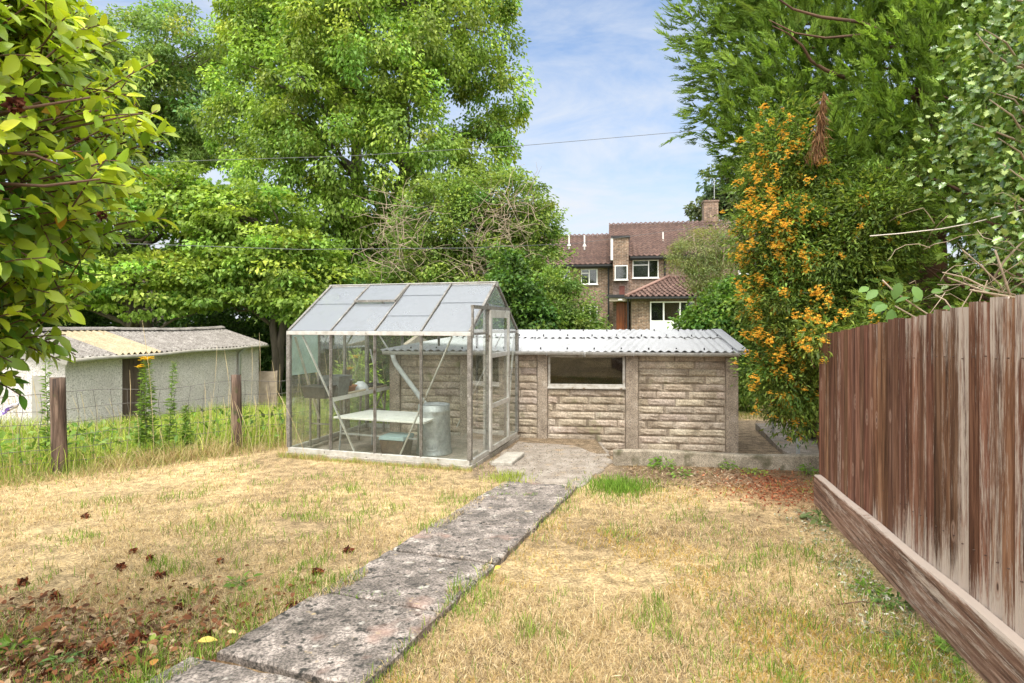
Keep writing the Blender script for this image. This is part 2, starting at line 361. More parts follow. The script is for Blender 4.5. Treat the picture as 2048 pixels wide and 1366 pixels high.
# grit scattered on the pad
def flakes(pos, size, col, name, label, mat, up=0.8, flat=0.6, parent=None, asp=0.6):
    n_ = len(pos); ax = rng.standard_normal((n_, 3)); ax[:, 2] *= 1 - flat; u = rng.standard_normal((n_, 3)) * (1 - up) + np.array([0, 0, 1.0])
    V, F, k = leaves4(pos, ax, u, size, size * asp, fold=0.2); return V, F, np.repeat(col, k, axis=0)
M_litter = leaf_mat('dry_litter', 0.8, 0.1, 0.1, (1, 0.9, 0.7))
n_ = 900; x = rng.uniform(-0.1, 1.25, n_); y = rng.uniform(6.5, 8.45, n_); z = np.full(n_, 0.022)
V, F, t = flakes(np.stack([x, y, z], 1), rng.uniform(0.006, 0.025, n_), vary([(0.05, 0.04, 0.03), (0.2, 0.15, 0.09), (0.4, 0.33, 0.24)], n_), '', '', None)
tag(npmesh('grit', V, F, M_litter, tint=t), 'dark grit and dry bits strewn over the concrete pad', kind='stuff')
# loose slab by the door
t = thing('paving_slab', 'pale loose paving slab lying as a doorstep by the greenhouse door', 'slab', (0.0, 7.25, 0.02))
mb = MB(); slab(mb, [(-0.245, 7.02), (0.0, 7.0), (0.16, 7.55), (-0.07, 7.57)], [0.062] * 4, 0.042, 0.003); mb.build('slab_body', noise_mat('pale_slab', [(0.3, (0.3, 0.28, 0.24)), (0.7, (0.5, 0.46, 0.4))], 9, 0.9, 0.5, 0.006, fine=(80, 0.8, 1.15)), t)
# low kerb wall holding the lawn
mb = MB(); n = 26
def kerb(u, v):
    a = np.array([1.235, 7.20]); b = np.array([4.2, 6.83]); q = a + (b - a) * u
    sec = [(-0.055, -0.35), (-0.055, 0.150), (-0.045, 0.166), (0.0, 0.17), (0.045, 0.166), (0.055, 0.15), (0.055, -0.45)]
    k = min(int(round(v * 6)), 6); d, z = sec[k]; return (q[0] + d * 0.12, q[1] + d, z + 0.012 * math.sin(u * 9) + random.gauss(0, 0.0025))
mb.grid(kerb, n, 6); mb.poly(*[kerb(0, k / 6) for k in range(7)][::-1]); mb.poly(*[kerb(1, k / 6) for k in range(7)])
M_kerb = noise_mat('mossy_kerb', [(0.25, (0.17, 0.14, 0.10)), (0.6, (0.36, 0.31, 0.24)), (0.8, (0.46, 0.41, 0.34))], 7, 0.95, 0.7, 0.01, fine=(90, 0.6, 1.3), spots=[((0.10, 0.09, 0.05), 5, 0.55, 0.7)])
tag(mb.build('retaining_wall', M_kerb), 'low mossy concrete kerb wall holding up the end of the lawn', 'wall')
# driveway beyond
mb = MB(); dv = [(4.02, 8.8), (4.7, 11.6), (9.5, 11.2), (9.5, 7.4), (4.4, 7.4)]
def slabz(pts, z0, z1):
    a = mb._v(*[(p[0], p[1], z0) for p in pts]); b = mb._v(*[(p[0], p[1], z1) for p in pts]); m = len(pts)
    for k in range(m): j = (k + 1) % m; mb.f.append([a + j, a + k, b + k, b + j])
    mb.f.append(list(range(b + m - 1, b - 1, -1)))
slabz([(3.95, 7.4), (4.06, 8.94), (4.62, 11.2), (10.5, 11.2), (10.5, 7.4)], -0.6, -0.19)
tag(mb.build('driveway', M_pad), 'concrete driveway beside the garage beyond the kerb wall', kind='structure')
# ------------------------------------------------------------------ greenhouse
def GT(u, t, z): return (G0[0] + u * D1[0] + t * D2[0], G0[1] + u * D1[1] + t * D2[1], z)
LU, WT, ZB, ZE, ZR = 2.5, 1.9, 0.085, 1.585, 2.215
M_alu = noise_mat('dull_aluminium', [(0.3, (0.17, 0.155, 0.135)), (0.6, (0.30, 0.285, 0.26)), (0.75, (0.42, 0.41, 0.38))], 14, 0.5, 0.25, 0.003, fine=(70, 0.7, 1.15), metal=0.55, spots=[((0.10, 0.075, 0.05), 9, 0.63, 0.72)])
M_alul = noise_mat('bright_aluminium', [(0.3, (0.40, 0.38, 0.34)), (0.6, (0.58, 0.57, 0.54)), (0.75, (0.68, 0.67, 0.65))], 10, 0.45, 0.2, 0.003, metal=0.4, spots=[((0.12, 0.09, 0.06), 9, 0.64, 0.72)])
M_gl = glass_mat('greenhouse_glass', (0.96, 0.98, 0.965), 0.35, 0.075, (0.5, 0.55, 0.45), 2.5, 0.4, 0.75)
M_glroof = glass_mat('dusty_roof_glass', (0.95, 0.97, 0.98), 0.25, 0.56, (0.36, 0.385, 0.42), 1.6, 0.1, 0.55, 0.06)
M_poly = glass_mat('cloudy_polycarbonate', (0.8, 0.92, 0.88), 0.4, 0.75, (0.55, 0.68, 0.64), 2.0, 0.2, 0.6, 0.2)
gh = thing('greenhouse', 'small aluminium framed greenhouse with dusty glass and open ridge roof on the lawn', 'greenhouse', GT(LU / 2, WT / 2, 0))
mb = MB(GT); tk = 0.11
for a in ((-0.03, LU + 0.03, -0.04, tk - 0.04), (-0.03, LU + 0.03, WT - tk + 0.04, WT + 0.04)): mb.box(a[0], a[1], a[2], a[3], -0.25, ZB - 0.03)
for a in ((-0.03, tk - 0.03), (LU - tk + 0.03, LU + 0.03)): mb.box(a[0], a[1], tk - 0.04, WT - tk + 0.04, -0.25, ZB - 0.032)
bevel(mb.build('plinth', noise_mat('plinth_concrete', [(0.3, (0.26, 0.23, 0.19)), (0.7, (0.46, 0.42, 0.36))], 6, 0.92, 0.5, 0.01, fine=(80, 0.7, 1.2)), gh), 0.006)
mb = MB(GT); mb.box(0.082, LU - 0.082, 0.072, WT - 0.072, -0.2, 0.015); mb.build('floor_bed', noise_mat('gravel_floor', [(0.3, (0.16, 0.13, 0.10)), (0.6, (0.42, 0.36, 0.3)), (0.8, (0.55, 0.42, 0.34))], 3, 0.95, 0.9, 0.015, fine=(120, 0.5, 1.4)), gh)
mb = MB(GT)
# sills, eaves, ridge
def rail_(name, *bs):
    mb = MB(GT)
    for b_ in bs: mb.box(*b_)
    bevel(mb.build(name, M_alul, gh), 0.003, 1)
for t in (0.0, WT): rail_('sill', (0, LU, t - 0.022, t + 0.022, ZB - 0.03, ZB + 0.03)); rail_('eave_rail', (-0.02, LU + 0.02, t - 0.03, t + 0.03, ZE - 0.022, ZE + 0.026))
for u in (0.0, LU): rail_('sill', (u - 0.02, u + 0.02, 0.024, WT - 0.024, ZB - 0.028, ZB + 0.028))
rail_('ridge_rail', (-0.02, LU + 0.02, WT / 2 - 0.03, WT / 2 + 0.03, ZR - 0.02, ZR + 0.035), (-0.02, LU + 0.02, WT / 2 - 0.045, WT / 2 + 0.045, ZR + 0.0345, ZR + 0.045))
mb = MB(GT)
for t in (0.0, WT):
    for k in range(5):
        u = LU * k / 4; ww = 0.026 if k in (0, 4) else 0.016
        mb.box(u - ww, u + ww, t - ww, t + ww, ZB + 0.03, ZE - 0.022)
        if k not in (0, 4): mb.box(u - 0.005, u + 0.005, t - 0.032, t + 0.032, ZB + 0.03, ZE - 0.022)
for k in range(5):
    u = LU * k / 4; ww = 0.034 if k in (0, 4) else 0.02
    for t, s in ((0.0, 1), (WT, -1)): mb.bar((u, t, ZE + 0.03), (u, WT / 2 - s * 0.03, ZR + 0.018), ww, 0.036)
for u in (0.0, LU):     # gable bars
    for t in ((0.60, 1.36) if u == 0 else (0.63, 1.27)):
        h = ZE + (ZR - ZE) * (1 - abs(t - WT / 2) / (WT / 2)); mb.box(u - 0.018, u + 0.018, t - 0.018, t + 0.018, ZB + 0.028, h - 0.02)
    if u > 0: mb.box(u - 0.012, u + 0.012, 0.03, 0.61, ZE - 0.014, ZE + 0.014); mb.box(u - 0.012, u + 0.012, 1.29, WT - 0.03, ZE - 0.014, ZE + 0.014)
    else: mb.box(-0.012, 0.012, 0.03, 0.58, ZE - 0.014, ZE + 0.014); mb.box(-0.012, 0.012, 1.38, WT - 0.03, ZE - 0.014, ZE + 0.014)
bevel(mb.build('frame', M_alu, gh), 0.003, 1)
def brace(a, b, name='brace'):
    mb = MB(GT); mb.bar(a, b, 0.03, 0.012); mb.build(name, M_alul, gh)
for a, b in (((2.32, 0.035, ZE - 0.03), (1.56, 0.035, ZB + 0.03)), ((0.24, 0.035, ZE - 0.03), (0.92, 0.035, ZB + 0.03)),
             ((2.28, WT - 0.035, ZE - 0.03), (1.55, WT - 0.035, 0.5)), ((2.1, WT - 0.04, ZB + .03), (2.42, WT - 0.04, 1.3)), ((0.22, WT - 0.035, ZE - 0.03), (0.95, WT - 0.035, ZB + 0.03)),
             ((0.02, 1.45, ZB + 0.05), (0.02, 1.84, ZE - 0.05)), ((LU - 0.03, 0.08, ZE - 0.05), (LU - 0.03, 0.6, ZB + 0.3))): brace(a, b)
def pane(c, mat, name='glass_pane', parent=gh, th=0.004):
    """c: 3 or 4 corners in u,t,z, ccw seen from outside"""
    a, b, d = Vector(c[0]), Vector(c[1]), Vector(c[2]); n_ = (b - a).cross(d - a).normalized() * th
    mb = MB(GT); k = len(c); i = mb._v(*c); j = mb._v(*[tuple(Vector(p) - n_) for p in c])
    mb.f.append(list(range(i, i + k))); mb.f.append(list(range(j + k - 1, j - 1, -1)))
    for q in range(k): r = (q + 1) % k; mb.f.append([i + r, i + q, j + q, j + r])
    return mb.build(name, mat, parent)
g = 0.016
for t in (0.0, WT):
    for k in range(4):
        u0, u1 = LU * k / 4 + g, LU * (k + 1) / 4 - g; c = [(u0, t, ZB + 0.03), (u1, t, ZB + 0.03), (u1, t, ZE - 0.022), (u0, t, ZE - 0.022)]
        if t == 0: pane(c[::-1], M_gl); 
        else: pane(c, M_gl)
def roofp(u, f, side, dz=0.0):
    t = f * WT / 2; z = ZE + 0.03 + (ZR - ZE - 0.012) * f
    return (u, t if side == 0 else WT - t, z + dz)
splits = {0: [0, 0.56, 1], 1: [0, 0.29, 0.72, 1], 2: [0, 0.56, 1], 3: [0, 0.56, 1]}
for side in (0, 1):
    for k in range(4):
        u0, u1 = LU * k / 4 + 0.018, LU * (k + 1) / 4 - 0.018; sp = splits[k] if side == 0 else [0, 0.5, 1]
        for j in range(len(sp) - 1):
            f0, f1 = sp[j], sp[j + 1] + (0.012 if sp[j + 1] < 1 else -0.02); dz = 0.010 * j
            if side == 0 and k == 2 and j == 1: continue
            c = [roofp(u0, f0, side, dz), roofp(u1, f0, side, dz), roofp(u1, f1, side, dz), roofp(u0, f1, side, dz)]
            pane(c[::-1] if side == 0 else c, M_glroof, 'roof_pane')
# opening roof vent, third bay from the door
vu0, vu1 = LU * 2 / 4 + 0.012, LU * 3 / 4 - 0.012
mb = MB(GT)
for a, b in (((vu0, .56), (vu1, .56)), ((vu0, .56), (vu0, .98)), ((vu1, .56), (vu1, .98))):
    mb.bar(roofp(a[0], a[1], 0, 0.045 if a[1] < .6 else 0.03), roofp(b[0], b[1], 0, 0.045 if b[1] < .6 else 0.025), 0.028, 0.03)
vent = mb.build('roof_vent', M_alu, gh)
pane([roofp(vu0, .56, 0, .04), roofp(vu1, .56, 0, .04), roofp(vu1, .98, 0, .03), roofp(vu0, .98, 0, .03)][::-1], M_glroof, 'vent_pane', vent)
# gable glass
def gz_at(t): return ZE + (ZR - ZE) * (1 - abs(t - WT / 2) / (WT / 2)) - 0.02
for u in (0.0, LU):
    ta, tb = (0.60, 1.36) if u == 0 else (0.63, 1.27)
    lst = [[(u, 0.026, ZB + .03), (u, ta - g, ZB + .03), (u, ta - g, ZE - .012), (u, 0.026, ZE - .012)], [(u, 0.06, ZE + .014), (u, ta - g, ZE + .014), (u, ta - g, gz_at(ta - g))],
           [(u, tb + g, ZB + .03), (u, WT - .026, ZB + .03), (u, WT - .026, ZE - .012), (u, tb + g, ZE - .012)], [(u, tb + g, ZE + .014), (u, WT - .06, ZE + .014), (u, tb + g, gz_at(tb + g))]]
    if u > 0:
        lst += [[(u, ta + g, ZB + .03), (u, tb - g, ZB + .03), (u, tb - g, 0.95), (u, ta + g, 0.95)], [(u, ta + g, 0.95), (u, tb - g, 0.95), (u, tb - g, gz_at(tb - g)), (u, WT / 2, ZR - .03), (u, ta + g, gz_at(ta + g))]]
        lst[0] = [(u, 0.026, ZB + .03), (u, ta - g, ZB + .03), (u, ta - g, 1.02), (u, 0.026, 1.02)]; pane([(u, 0.026, 1.03), (u, ta - g, 1.03), (u, ta - g, ZE - .012), (u, 0.026, ZE - .012)][::-1], M_poly, 'cloudy_pane')
    else: lst += [[(u, ta + g, 1.96), (u, tb - g, 1.96), (u, tb - g, gz_at(tb - g)), (u, WT / 2, ZR - .03), (u, ta + g, gz_at(ta + g))]]
    for c in lst: pane(c[::-1] if u > 0 else c, M_gl)
# sliding door with its head rail
dr_u = -0.04; a0, a1, dz0, dz1 = 0.61, 1.35, 0.09, 1.88
mb = MB(GT)
for t in (a0, a1): mb.box(dr_u - 0.016, dr_u + 0.016, t - 0.03, t + 0.03, dz0, dz1)
for z, hh in ((dz0 + 0.03, 0.03), (0.66, 0.028), (1.30, 0.03), (dz1 - 0.05, 0.05)): mb.box(dr_u - 0.014, dr_u + 0.014, a0 + 0.03, a1 - 0.03, z - hh, z + hh)
door = bevel(mb.build('door', M_alul, gh), 0.003, 1)
for z0, z1 in ((dz0 + .06, .63), (.69, 1.27), (1.33, dz1 - .1)): pane([(dr_u, a0 + .03, z0), (dr_u, a1 - .03, z0), (dr_u, a1 - .03, z1), (dr_u, a0 + .03, z1)], M_gl, 'door_pane', door)
mb = MB(GT); mb.bar((dr_u - .02, a1 - .05, .98), (dr_u - .06, a1 - .05, .98), .012); mb.bar((dr_u - .06, a1 - .05, .92), (dr_u - .06, a1 - .05, 1.06), .016); mb.build('handle', M_alu, door)
mb = MB(GT); mb.box(dr_u - 0.01, dr_u + 0.03, 0.0, 1.42, dz1 + .002, dz1 + .045); mb.box(dr_u - .002, dr_u + .022, -0.005, 0.02, ZE - .05, dz1 + .002); mb.build('door_rail', M_alu, gh)

# ------------------------------------------------------------------ things inside the greenhouse
FZ = 0.016
M_white = noise_mat('chipped_white_board', [(0.3, (0.66, 0.65, 0.6)), (0.7, (0.82, 0.81, 0.77))], 7, 0.6, 0.1, fine=(60, 0.9, 1.05), spots=[((0.25, 0.2, 0.14), 12, 0.68, 0.74)])
M_galv = noise_mat('galvanised_zinc', [(0.3, (0.34, 0.35, 0.36)), (0.5, (0.40, 0.415, 0.42)), (0.7, (0.46, 0.475, 0.48))], 30, 0.45, 0.1, 0.002, metal=0.55, fine=(9, 0.85, 1.1))
tb_ = thing('low_table', 'low white slatted table on metal legs in the middle of the greenhouse', 'table', (-1.58, 7.76, FZ))
q = [(-2.32, 7.66), (-1.07, 7.22), (-0.90, 7.93), (-1.99, 8.26)]
mb = MB(); zt = 0.5
mb.hexa([(x, y, zt - 0.025) for x, y in q] + [(x, y, zt) for x, y in q])
bevel(mb.build('table_top', M_white, tb_), 0.004)
for k in range(4):
    x, y = q[k]; cx, cyy = -1.58, 7.76; mb = MB(); mb.tube([(x + (cx - x) * .14, y + (cyy - y) * .14, zt - .026), (x + (cx - x) * .10, y + (cyy - y) * .10, FZ)], 0.013, 8); mb.build('leg', M_galv, tb_)
mb = MB(); mb.bar((q[0][0] + .1, q[0][1] + .02, .28), (q[1][0] - .1, q[1][1] + .07, .28), .02); mb.build('stretcher', M_galv, tb_)
bn = thing('metal_bin', 'galvanised metal dustbin standing upside down at the end of the white table', 'bin', (-1.02, 7.72, FZ))
mb = MB(); bx_, by_ = -1.02, 7.72
mb.lathe((bx_, by_, FZ), [(0.235, 0.0), (0.238, 0.012), (0.232, 0.02), (0.222, 0.10), (0.213, 0.30), (0.208, 0.50), (0.206, 0.54), (0.212, 0.55), (0.212, 0.575), (0.206, 0.58), (0.205, 0.635), (0.198, 0.64), (0.195, 0.61), (0.10, 0.605)], 40); mb.build('body', M_galv, bn, True)
mb = MB(); hx, hy = bx_ - .0, by_ - .222
mb.tube([(hx - .06, hy - .008, .13), (hx - .06, hy - .035, .12), (hx - .05, hy - .04, .1), (hx + .05, hy - .04, .1), (hx + .06, hy - .035, .12), (hx + .06, hy - .008, .13)], .006, 8); mb.build('handle', M_galv, bn, True)
cr_ = thing('storage_crate', 'dark tapered storage crate with a grey green lid under the white table', 'crate', (-1.47, 7.35, FZ))
M_dk = plain('dark_plastic', (0.055, 0.055, 0.05), 0.55, 0, 0.1, 0.3, 20)
mb = MB(); cc = [(-1.64, 7.29), (-1.33, 7.19), (-1.25, 7.50), (-1.56, 7.60)]; mid = (-1.445, 7.395)
mb.hexa([(mid[0] + (x - mid[0]) * .84, mid[1] + (y - mid[1]) * .84, FZ) for x, y in cc] + [(x, y, .27) for x, y in cc]); bevel(mb.build('crate_body', plain('mud_brown_plastic', (0.10, 0.07, 0.05), 0.6, 0, 0.1, 0.3, 15), cr_), .01)
mb = MB(); mb.hexa([(mid[0] + (x - mid[0]) * 1.06, mid[1] + (y - mid[1]) * 1.06, .272) for x, y in cc] + [(mid[0] + (x - mid[0]) * 1.02, mid[1] + (y - mid[1]) * 1.02, .315) for x, y in cc]); bevel(mb.build('lid', plain('grey_green_plastic', (0.24, 0.33, 0.34), 0.5, 0, .05, .12, 10), cr_), .008)
# staging along the far gable
st = thing('staging_bench', 'two tier metal staging bench along the left end of the greenhouse', 'staging', GT(2.3, 1.1, FZ)); SZ = 0.72
mb = MB(GT)
for u in (2.12, 2.2, 2.28, 2.36, 2.44): mb.box(u - .03, u + .03, .3, 1.84, SZ - .012, SZ)
mb.build('shelf', noise_mat('aluminium_slats', [(0.3, (0.42, 0.41, 0.36)), (0.7, (0.6, 0.58, 0.52))], 10, .5, .1, metal=.4), st)
mb = MB(GT); mb.box(2.07, 2.082, .3, 1.84, SZ - .05, SZ + .004); mb.build('front_rail', M_white, st)
for t in (.36, 1.07, 1.78):
    for u, u2 in ((2.10, 2.14), (2.44, 2.44)): mb = MB(GT); mb.bar((u, t, SZ - .013), (u2, t, FZ), .022, .022); mb.build('leg', M_alu, st)
for a, b in [((2.115, t + .02, .36), (2.44, t + .02, .36)) for t in (.36, 1.07, 1.78)] + [((2.11, .36, .70), (2.12, .72, .36)), ((2.11, 1.78, .70), (2.12, 1.42, .36))]: mb = MB(GT); mb.bar(a, b, .018); mb.build('cross_bar', M_alu, st)
def pot(name, label, cat, u, t, z, r0, r1, h, mat, n=20, rim=True, square=False, rot=0.0):
    x, y, _ = GT(u, t, 0); o = thing(name, label, cat, (x, y, z), None); mb = MB()
    prof = [(r0, 0), (r1 * .97, h * .82), (r1 * (1.06 if rim else 1), h * .82 + .001), (r1 * (1.08 if rim else 1.02), h), (r1 * .96, h), (r0 * .9, .02)]
    if square:
        rings = [mb._v(*[(x + r * 1.414 * math.cos(rot + math.pi / 2 * k), y + r * 1.414 * math.sin(rot + math.pi / 2 * k), z + q) for k in range(4)]) for r, q in prof]
        for a, b in zip(rings, rings[1:]):
            for k in range(4): j = (k + 1) % 4; mb.f.append([a + k, a + j, b + j, b + k])
        mb.f.append([rings[0] + k for k in (3, 2, 1, 0)]); mb.f.append([rings[-1] + k for k in range(4)])
    else: mb.lathe((x, y, z), prof, n)
    ob = mb.build('pot_body', mat, o, not square)
    if square: bevel(ob, .006)
    return o
gang = math.atan2(D1[1], D1[0]) + math.pi / 4
M_gpot = plain('grey_plastic', (0.17, 0.18, 0.17), .6, 0, .1, .25, 14)
pot('square_pot', 'large dusty charcoal square plant pot on the staging bench', 'plant pot', 2.22, .62, SZ + .001, .115, .15, .27, M_gpot, square=True, rot=gang)
x, y, _ = GT(2.27, .36, 0); o = thing('planting_trough', 'low black plastic trough at the near end of the staging', 'trough', (x, y, SZ)); mb = MB(GT)
z0 = SZ + .001; mb.hexa([(2.12, .22, z0), (2.44, .22, z0), (2.44, .44, z0), (2.12, .44, z0), (2.10, .20, z0 + .14), (2.46, .20, z0 + .14), (2.46, .45, z0 + .14), (2.10, .45, z0 + .14)]); mb.box(2.09, 2.47, .19, .46, z0 + .141, z0 + .16); bevel(mb.build('trough_body', M_dk, o), .006)
pot('round_pot', 'small grey round plant pot sitting in the terracotta bowl', 'plant pot', 2.26, .98, SZ + .075, .05, .07, .11, plain('slate_plastic', (.2, .21, .22), .6), 18)
pot('terracotta_bowl', 'shallow orange terracotta bowl beside the square pot', 'plant pot', 2.25, .98, SZ + .001, .08, .115, .10, plain('terracotta', (.42, .16, .075), .85, 0, .2, .2, 16), 22)
x, y, _ = GT(2.2, 1.22, 0); o = thing('upturned_bowl', 'white upturned bowl between the terracotta bowl and the black tray', 'bowl', (x, y, SZ)); mb = MB(); mb.lathe((x, y, SZ + .001), [(.12, 0), (.122, .01), (.112, .05), (.085, .095), (.05, .12), (.045, .13), (.02, .13)], 24); mb.build('bowl_body', plain('white_enamel', (.72, .74, .76), .3), o, True)
x, y, _ = GT(2.26, 1.56, 0); o = thing('seed_tray', 'flat black seed tray at the far end of the staging', 'tray', (x, y, SZ)); mb = MB(GT)
z0 = SZ + .001
for a in ((2.14, 2.44, 1.38, 1.395), (2.14, 2.44, 1.765, 1.78), (2.14, 2.155, 1.395, 1.765), (2.425, 2.44, 1.395, 1.765)): mb.box(*a, z0, z0 + .055)
mb.box(2.155, 2.425, 1.395, 1.765, z0, z0 + .03); mb.build('tray_body', M_dk, o)
x, y, _ = GT(2.05, 1.35, 0); o = thing('garden_cane', 'pale wooden pole lying along the front of the staging', 'pole', (x, y, SZ)); mb = MB(GT); mb.tube([(2.10, .74, SZ + .018), (2.10, 1.8, SZ + .018)], .016, 10); mb.build('pole_body', plain('pale_wood', (.5, .42, .3), .8), o, True)
# ------------------------------------------------------------------ block garage on the right
# local frame: u along the wall from its right end to the left, v to the back
K0 = np.array([3.26, 8.50]); KU = np.array([-0.995, 0.10]); KV = np.array([0.10, 0.995])
def KT(u, v, z): return (K0[0] + u * KU[0] + v * KV[0], K0[1] + u * KU[1] + v * KV[1], z)
GL, GW, ZB2, ZT2 = 5.15, 2.75, -0.27, 1.26
M_block = noise_mat('cast_block', [(0.3, (0.27, 0.215, 0.16)), (0.5, (0.43, 0.36, 0.285)), (0.7, (0.56, 0.49, 0.41))], 3.2, 0.95, 0.8, 0.012, detail=10, fine=(42, 0.7, 1.2), spots=[((0.19, 0.15, 0.11), 2.1, 0.56, 0.76), ((0.55, 0.53, 0.48), 34, 0.68, 0.74), ((0.24, 0.23, 0.13), 4, 0.62, 0.75)], tint=True)
M_post = noise_mat('aggregate_post', [(0.25, (0.19, 0.15, 0.115)), (0.55, (0.34, 0.28, 0.22)), (0.8, (0.46, 0.40, 0.34))], 6, 0.95, 0.8, 0.01, fine=(80, 0.55, 1.3), spots=[((0.13, 0.10, 0.07), 1.6, 0.55, 0.72), ((0.58, 0.54, 0.47), 60, 0.68, 0.74)])
M_asb = noise_mat('fibre_cement_sheet', [(0.25, (0.30, 0.305, 0.315)), (0.6, (0.41, 0.415, 0.43)), (0.8, (0.48, 0.485, 0.50))], 1.6, 0.75, 0.35, 0.005, detail=9, fine=(50, 0.85, 1.08), stretch=(1, .35, 1), spots=[((0.22, 0.22, 0.19), 9, 0.66, 0.75)])
M_gut = noise_mat('grey_gutter', [(0.3, (0.36, 0.36, 0.35)), (0.7, (0.52, 0.52, 0.51))], 5, 0.5, 0.1, fine=(40, .85, 1.1))
M_black = plain('dull_black', (0.02, 0.02, 0.022), .6)
ga = thing('concrete_garage', 'sectional garage of cast stone blocks with grey corrugated roof behind the greenhouse', 'garage', KT(GL / 2, GW / 2, ZB2))
postu = [(0.0, 0.17), (1.42, 1.60), (2.745, 2.895), (3.92, 4.06), (4.99, 5.15)]
for a, b in postu:
    mb = MB(KT); mb.box(a, b, -.035 if a > 0 else -.02, .12, ZB2, ZT2 - .002); bevel(mb.build('post', M_post, ga), .012)
rows = 14
def blocks(u0, u1, z0, z1, nr, name='block_panel', ph=0):
    mb = MB(KT); hh = (z1 - z0) / nr
    mb.tint = (0.62, 0.6, 0.57); mb.box(u0, u1, .03, .10, z0, z1)
    for r in range(nr):
        zb = z0 + r * hh; wd = 0.42; u = u0 - ((r + ph) % 3) * wd / 3 + random.uniform(-.03, .03)
        while u < u1 - .02:
            a, b = max(u, u0) + .007, min(u + wd, u1) - .007; u += wd + random.uniform(-.05, .04)
            if b - a < .04: continue
            lo, hi = zb + .007, zb + hh - .007; k = random.uniform(.82, 1.12); mb.tint = (k, k * random.uniform(.97, 1.02), k * random.uniform(.94, 1.02))
            nu = max(2, int((b - a) / .06)); nvv = 4
            def fn(s, t, a=a, b=b, lo=lo, hi=hi):
                e = min(1, min(s, 1 - s) * (b - a) / .02, min(t, 1 - t) * (hi - lo) / .016)
                return (a + (b - a) * s, .03 - (.006 + .017 * e + (random.gauss(0, .0028) if e > .3 else 0)), lo + (hi - lo) * t)
            i0 = len(mb.v); mb.grid(fn, nu, nvv)
            c = [(a, .031, lo), (b, .031, lo), (b, .031, hi), (a, .031, hi)]
            j = mb._v(*c); w1 = nu + 1
            for q in ((j, j + 1, i0 + nu, i0), (j + 1, j + 2, i0 + w1 * nvv + nu, i0 + nu), (j + 2, j + 3, i0 + w1 * nvv, i0 + w1 * nvv + nu), (j + 3, j, i0, i0 + w1 * nvv)): mb.f.append(list(q))
    return mb.build(name, M_block, ga, tinted=True)
blocks(.172, 1.418, ZB2, ZT2, 14)
blocks(1.602, 2.743, ZB2, .735, 9, ph=1)
blocks(2.897, 3.918, ZB2, ZT2, 14, ph=2)
blocks(4.062, 4.988, ZB2, ZT2, 14, ph=1)
# end and back walls
mb = MB(KT); mb.box(0.01, .09, .122, GW - .1, ZB2, ZT2); mb.box(GL - .09, GL - .01, .122, GW - .1, ZB2, ZT2); mb.box(0, GL, GW - .098, GW, ZB2, ZT2)
for u in (.01, GL - .09): mb.hexa([(u, .03, ZT2 + .002), (u + .08, .03, ZT2 + .002), (u + .08, GW - .03, ZT2 + .002), (u, GW - .03, ZT2 + .002), (u, GW / 2 - .04, ZT2 + .22), (u + .08, GW / 2 - .04, ZT2 + .22), (u + .08, GW / 2 + .04, ZT2 + .22), (u, GW / 2 + .04, ZT2 + .22)])
mb.build('end_wall', M_post, ga)
mb = MB(KT); mb.box(.095, GL - .095, .13, GW - .1, ZB2 + .01, ZB2 + .05); mb.build('garage_floor', M_post, ga)
# window
M_frame = noise_mat('flaking_white_paint', [(0.3, (0.28, 0.24, 0.19)), (0.5, (0.44, 0.42, 0.38)), (0.7, (0.52, 0.50, 0.47))], 14, .7, .4, .004, spots=[((.2, .14, .09), 10, .62, .7)])
wz0, wz1, wu0, wu1 = .77, 1.235, 1.605, 2.74
mb = MB(KT); mb.box(wu0, wu1, .02, .10, wz0 - .018, wz0 + .035); mb.box(wu0, wu1, .02, .10, wz1 - .03, wz1)
for u in (wu0, wu1 - .035): mb.box(u, u + .035, .021, .099, wz0 + .035, wz1 - .03)
mb.box(wu0 - .005, wu1 + .005, -.03, .02, wz0 - .03, wz0 - .002)
wf = bevel(mb.build('window_frame', M_frame, ga), .004)
M_pane = glass_mat('garage_glass', (.72, .74, .70), 1.0, .10, (.3, .28, .22), 4, .4, .8)
mb = MB(KT); mb.box(wu0 + .035, wu1 - .035, .055, .06, wz0 + .035, wz1 - .03); mb.build('window_pane', M_pane, wf)
# roof: two corrugated slopes with an overlapped upper sheet
PIT = 0.112
def corr(u0f, u1f, f0, f1, side, dz, nv=3, pit=PIT, amp=.013):
    """u range may differ at eave and ridge"""
    mb = MB(KT); nu = int((max(u1f(0), u1f(1)) - min(u0f(0), u0f(1))) / pit * 8)
    OV = .16
    def pt(s, t, off=0):
        f = f0 + (f1 - f0) * t; u = u0f(f) + (u1f(f) - u0f(f)) * s
        v = -OV + (GW / 2 + OV) * f; z = ZT2 + .045 + (.27) * f + dz + amp * math.cos(u / pit * 2 * math.pi) + .008 * math.sin(u * 1.7) + off
        return (u, v if side == 0 else GW - v, z)
    mb.grid(lambda s, t: pt(s, t), nu, nv); mb.grid(lambda s, t: pt(1 - s, t, -.008), nu, nv)
    for t in (0, 1):
        for k in range(nu): q = [pt(k / nu, t), pt((k + 1) / nu, t), pt((k + 1) / nu, t, -.008), pt(k / nu, t, -.008)]; mb.poly(*(q if t else q[::-1]))
    return mb
hip = lambda f: GL + .1 - 1.55 * max(0, f)
m1 = corr(lambda f: -.03, lambda f: GL + .1 - 1.5 * f, 0, .66, 0, 0); m2 = corr(lambda f: -.03, lambda f: GL + .1 - 1.5 * f, .6, 1.0, 0, .018, 2); m1.v; off = len(m1.v); m1.v += m2.v; m1.t += m2.t; m1.f += [[i + off for i in f] for f in m2.f]
rf = m1.build('roof_sheet', M_asb, ga, smooth=True)
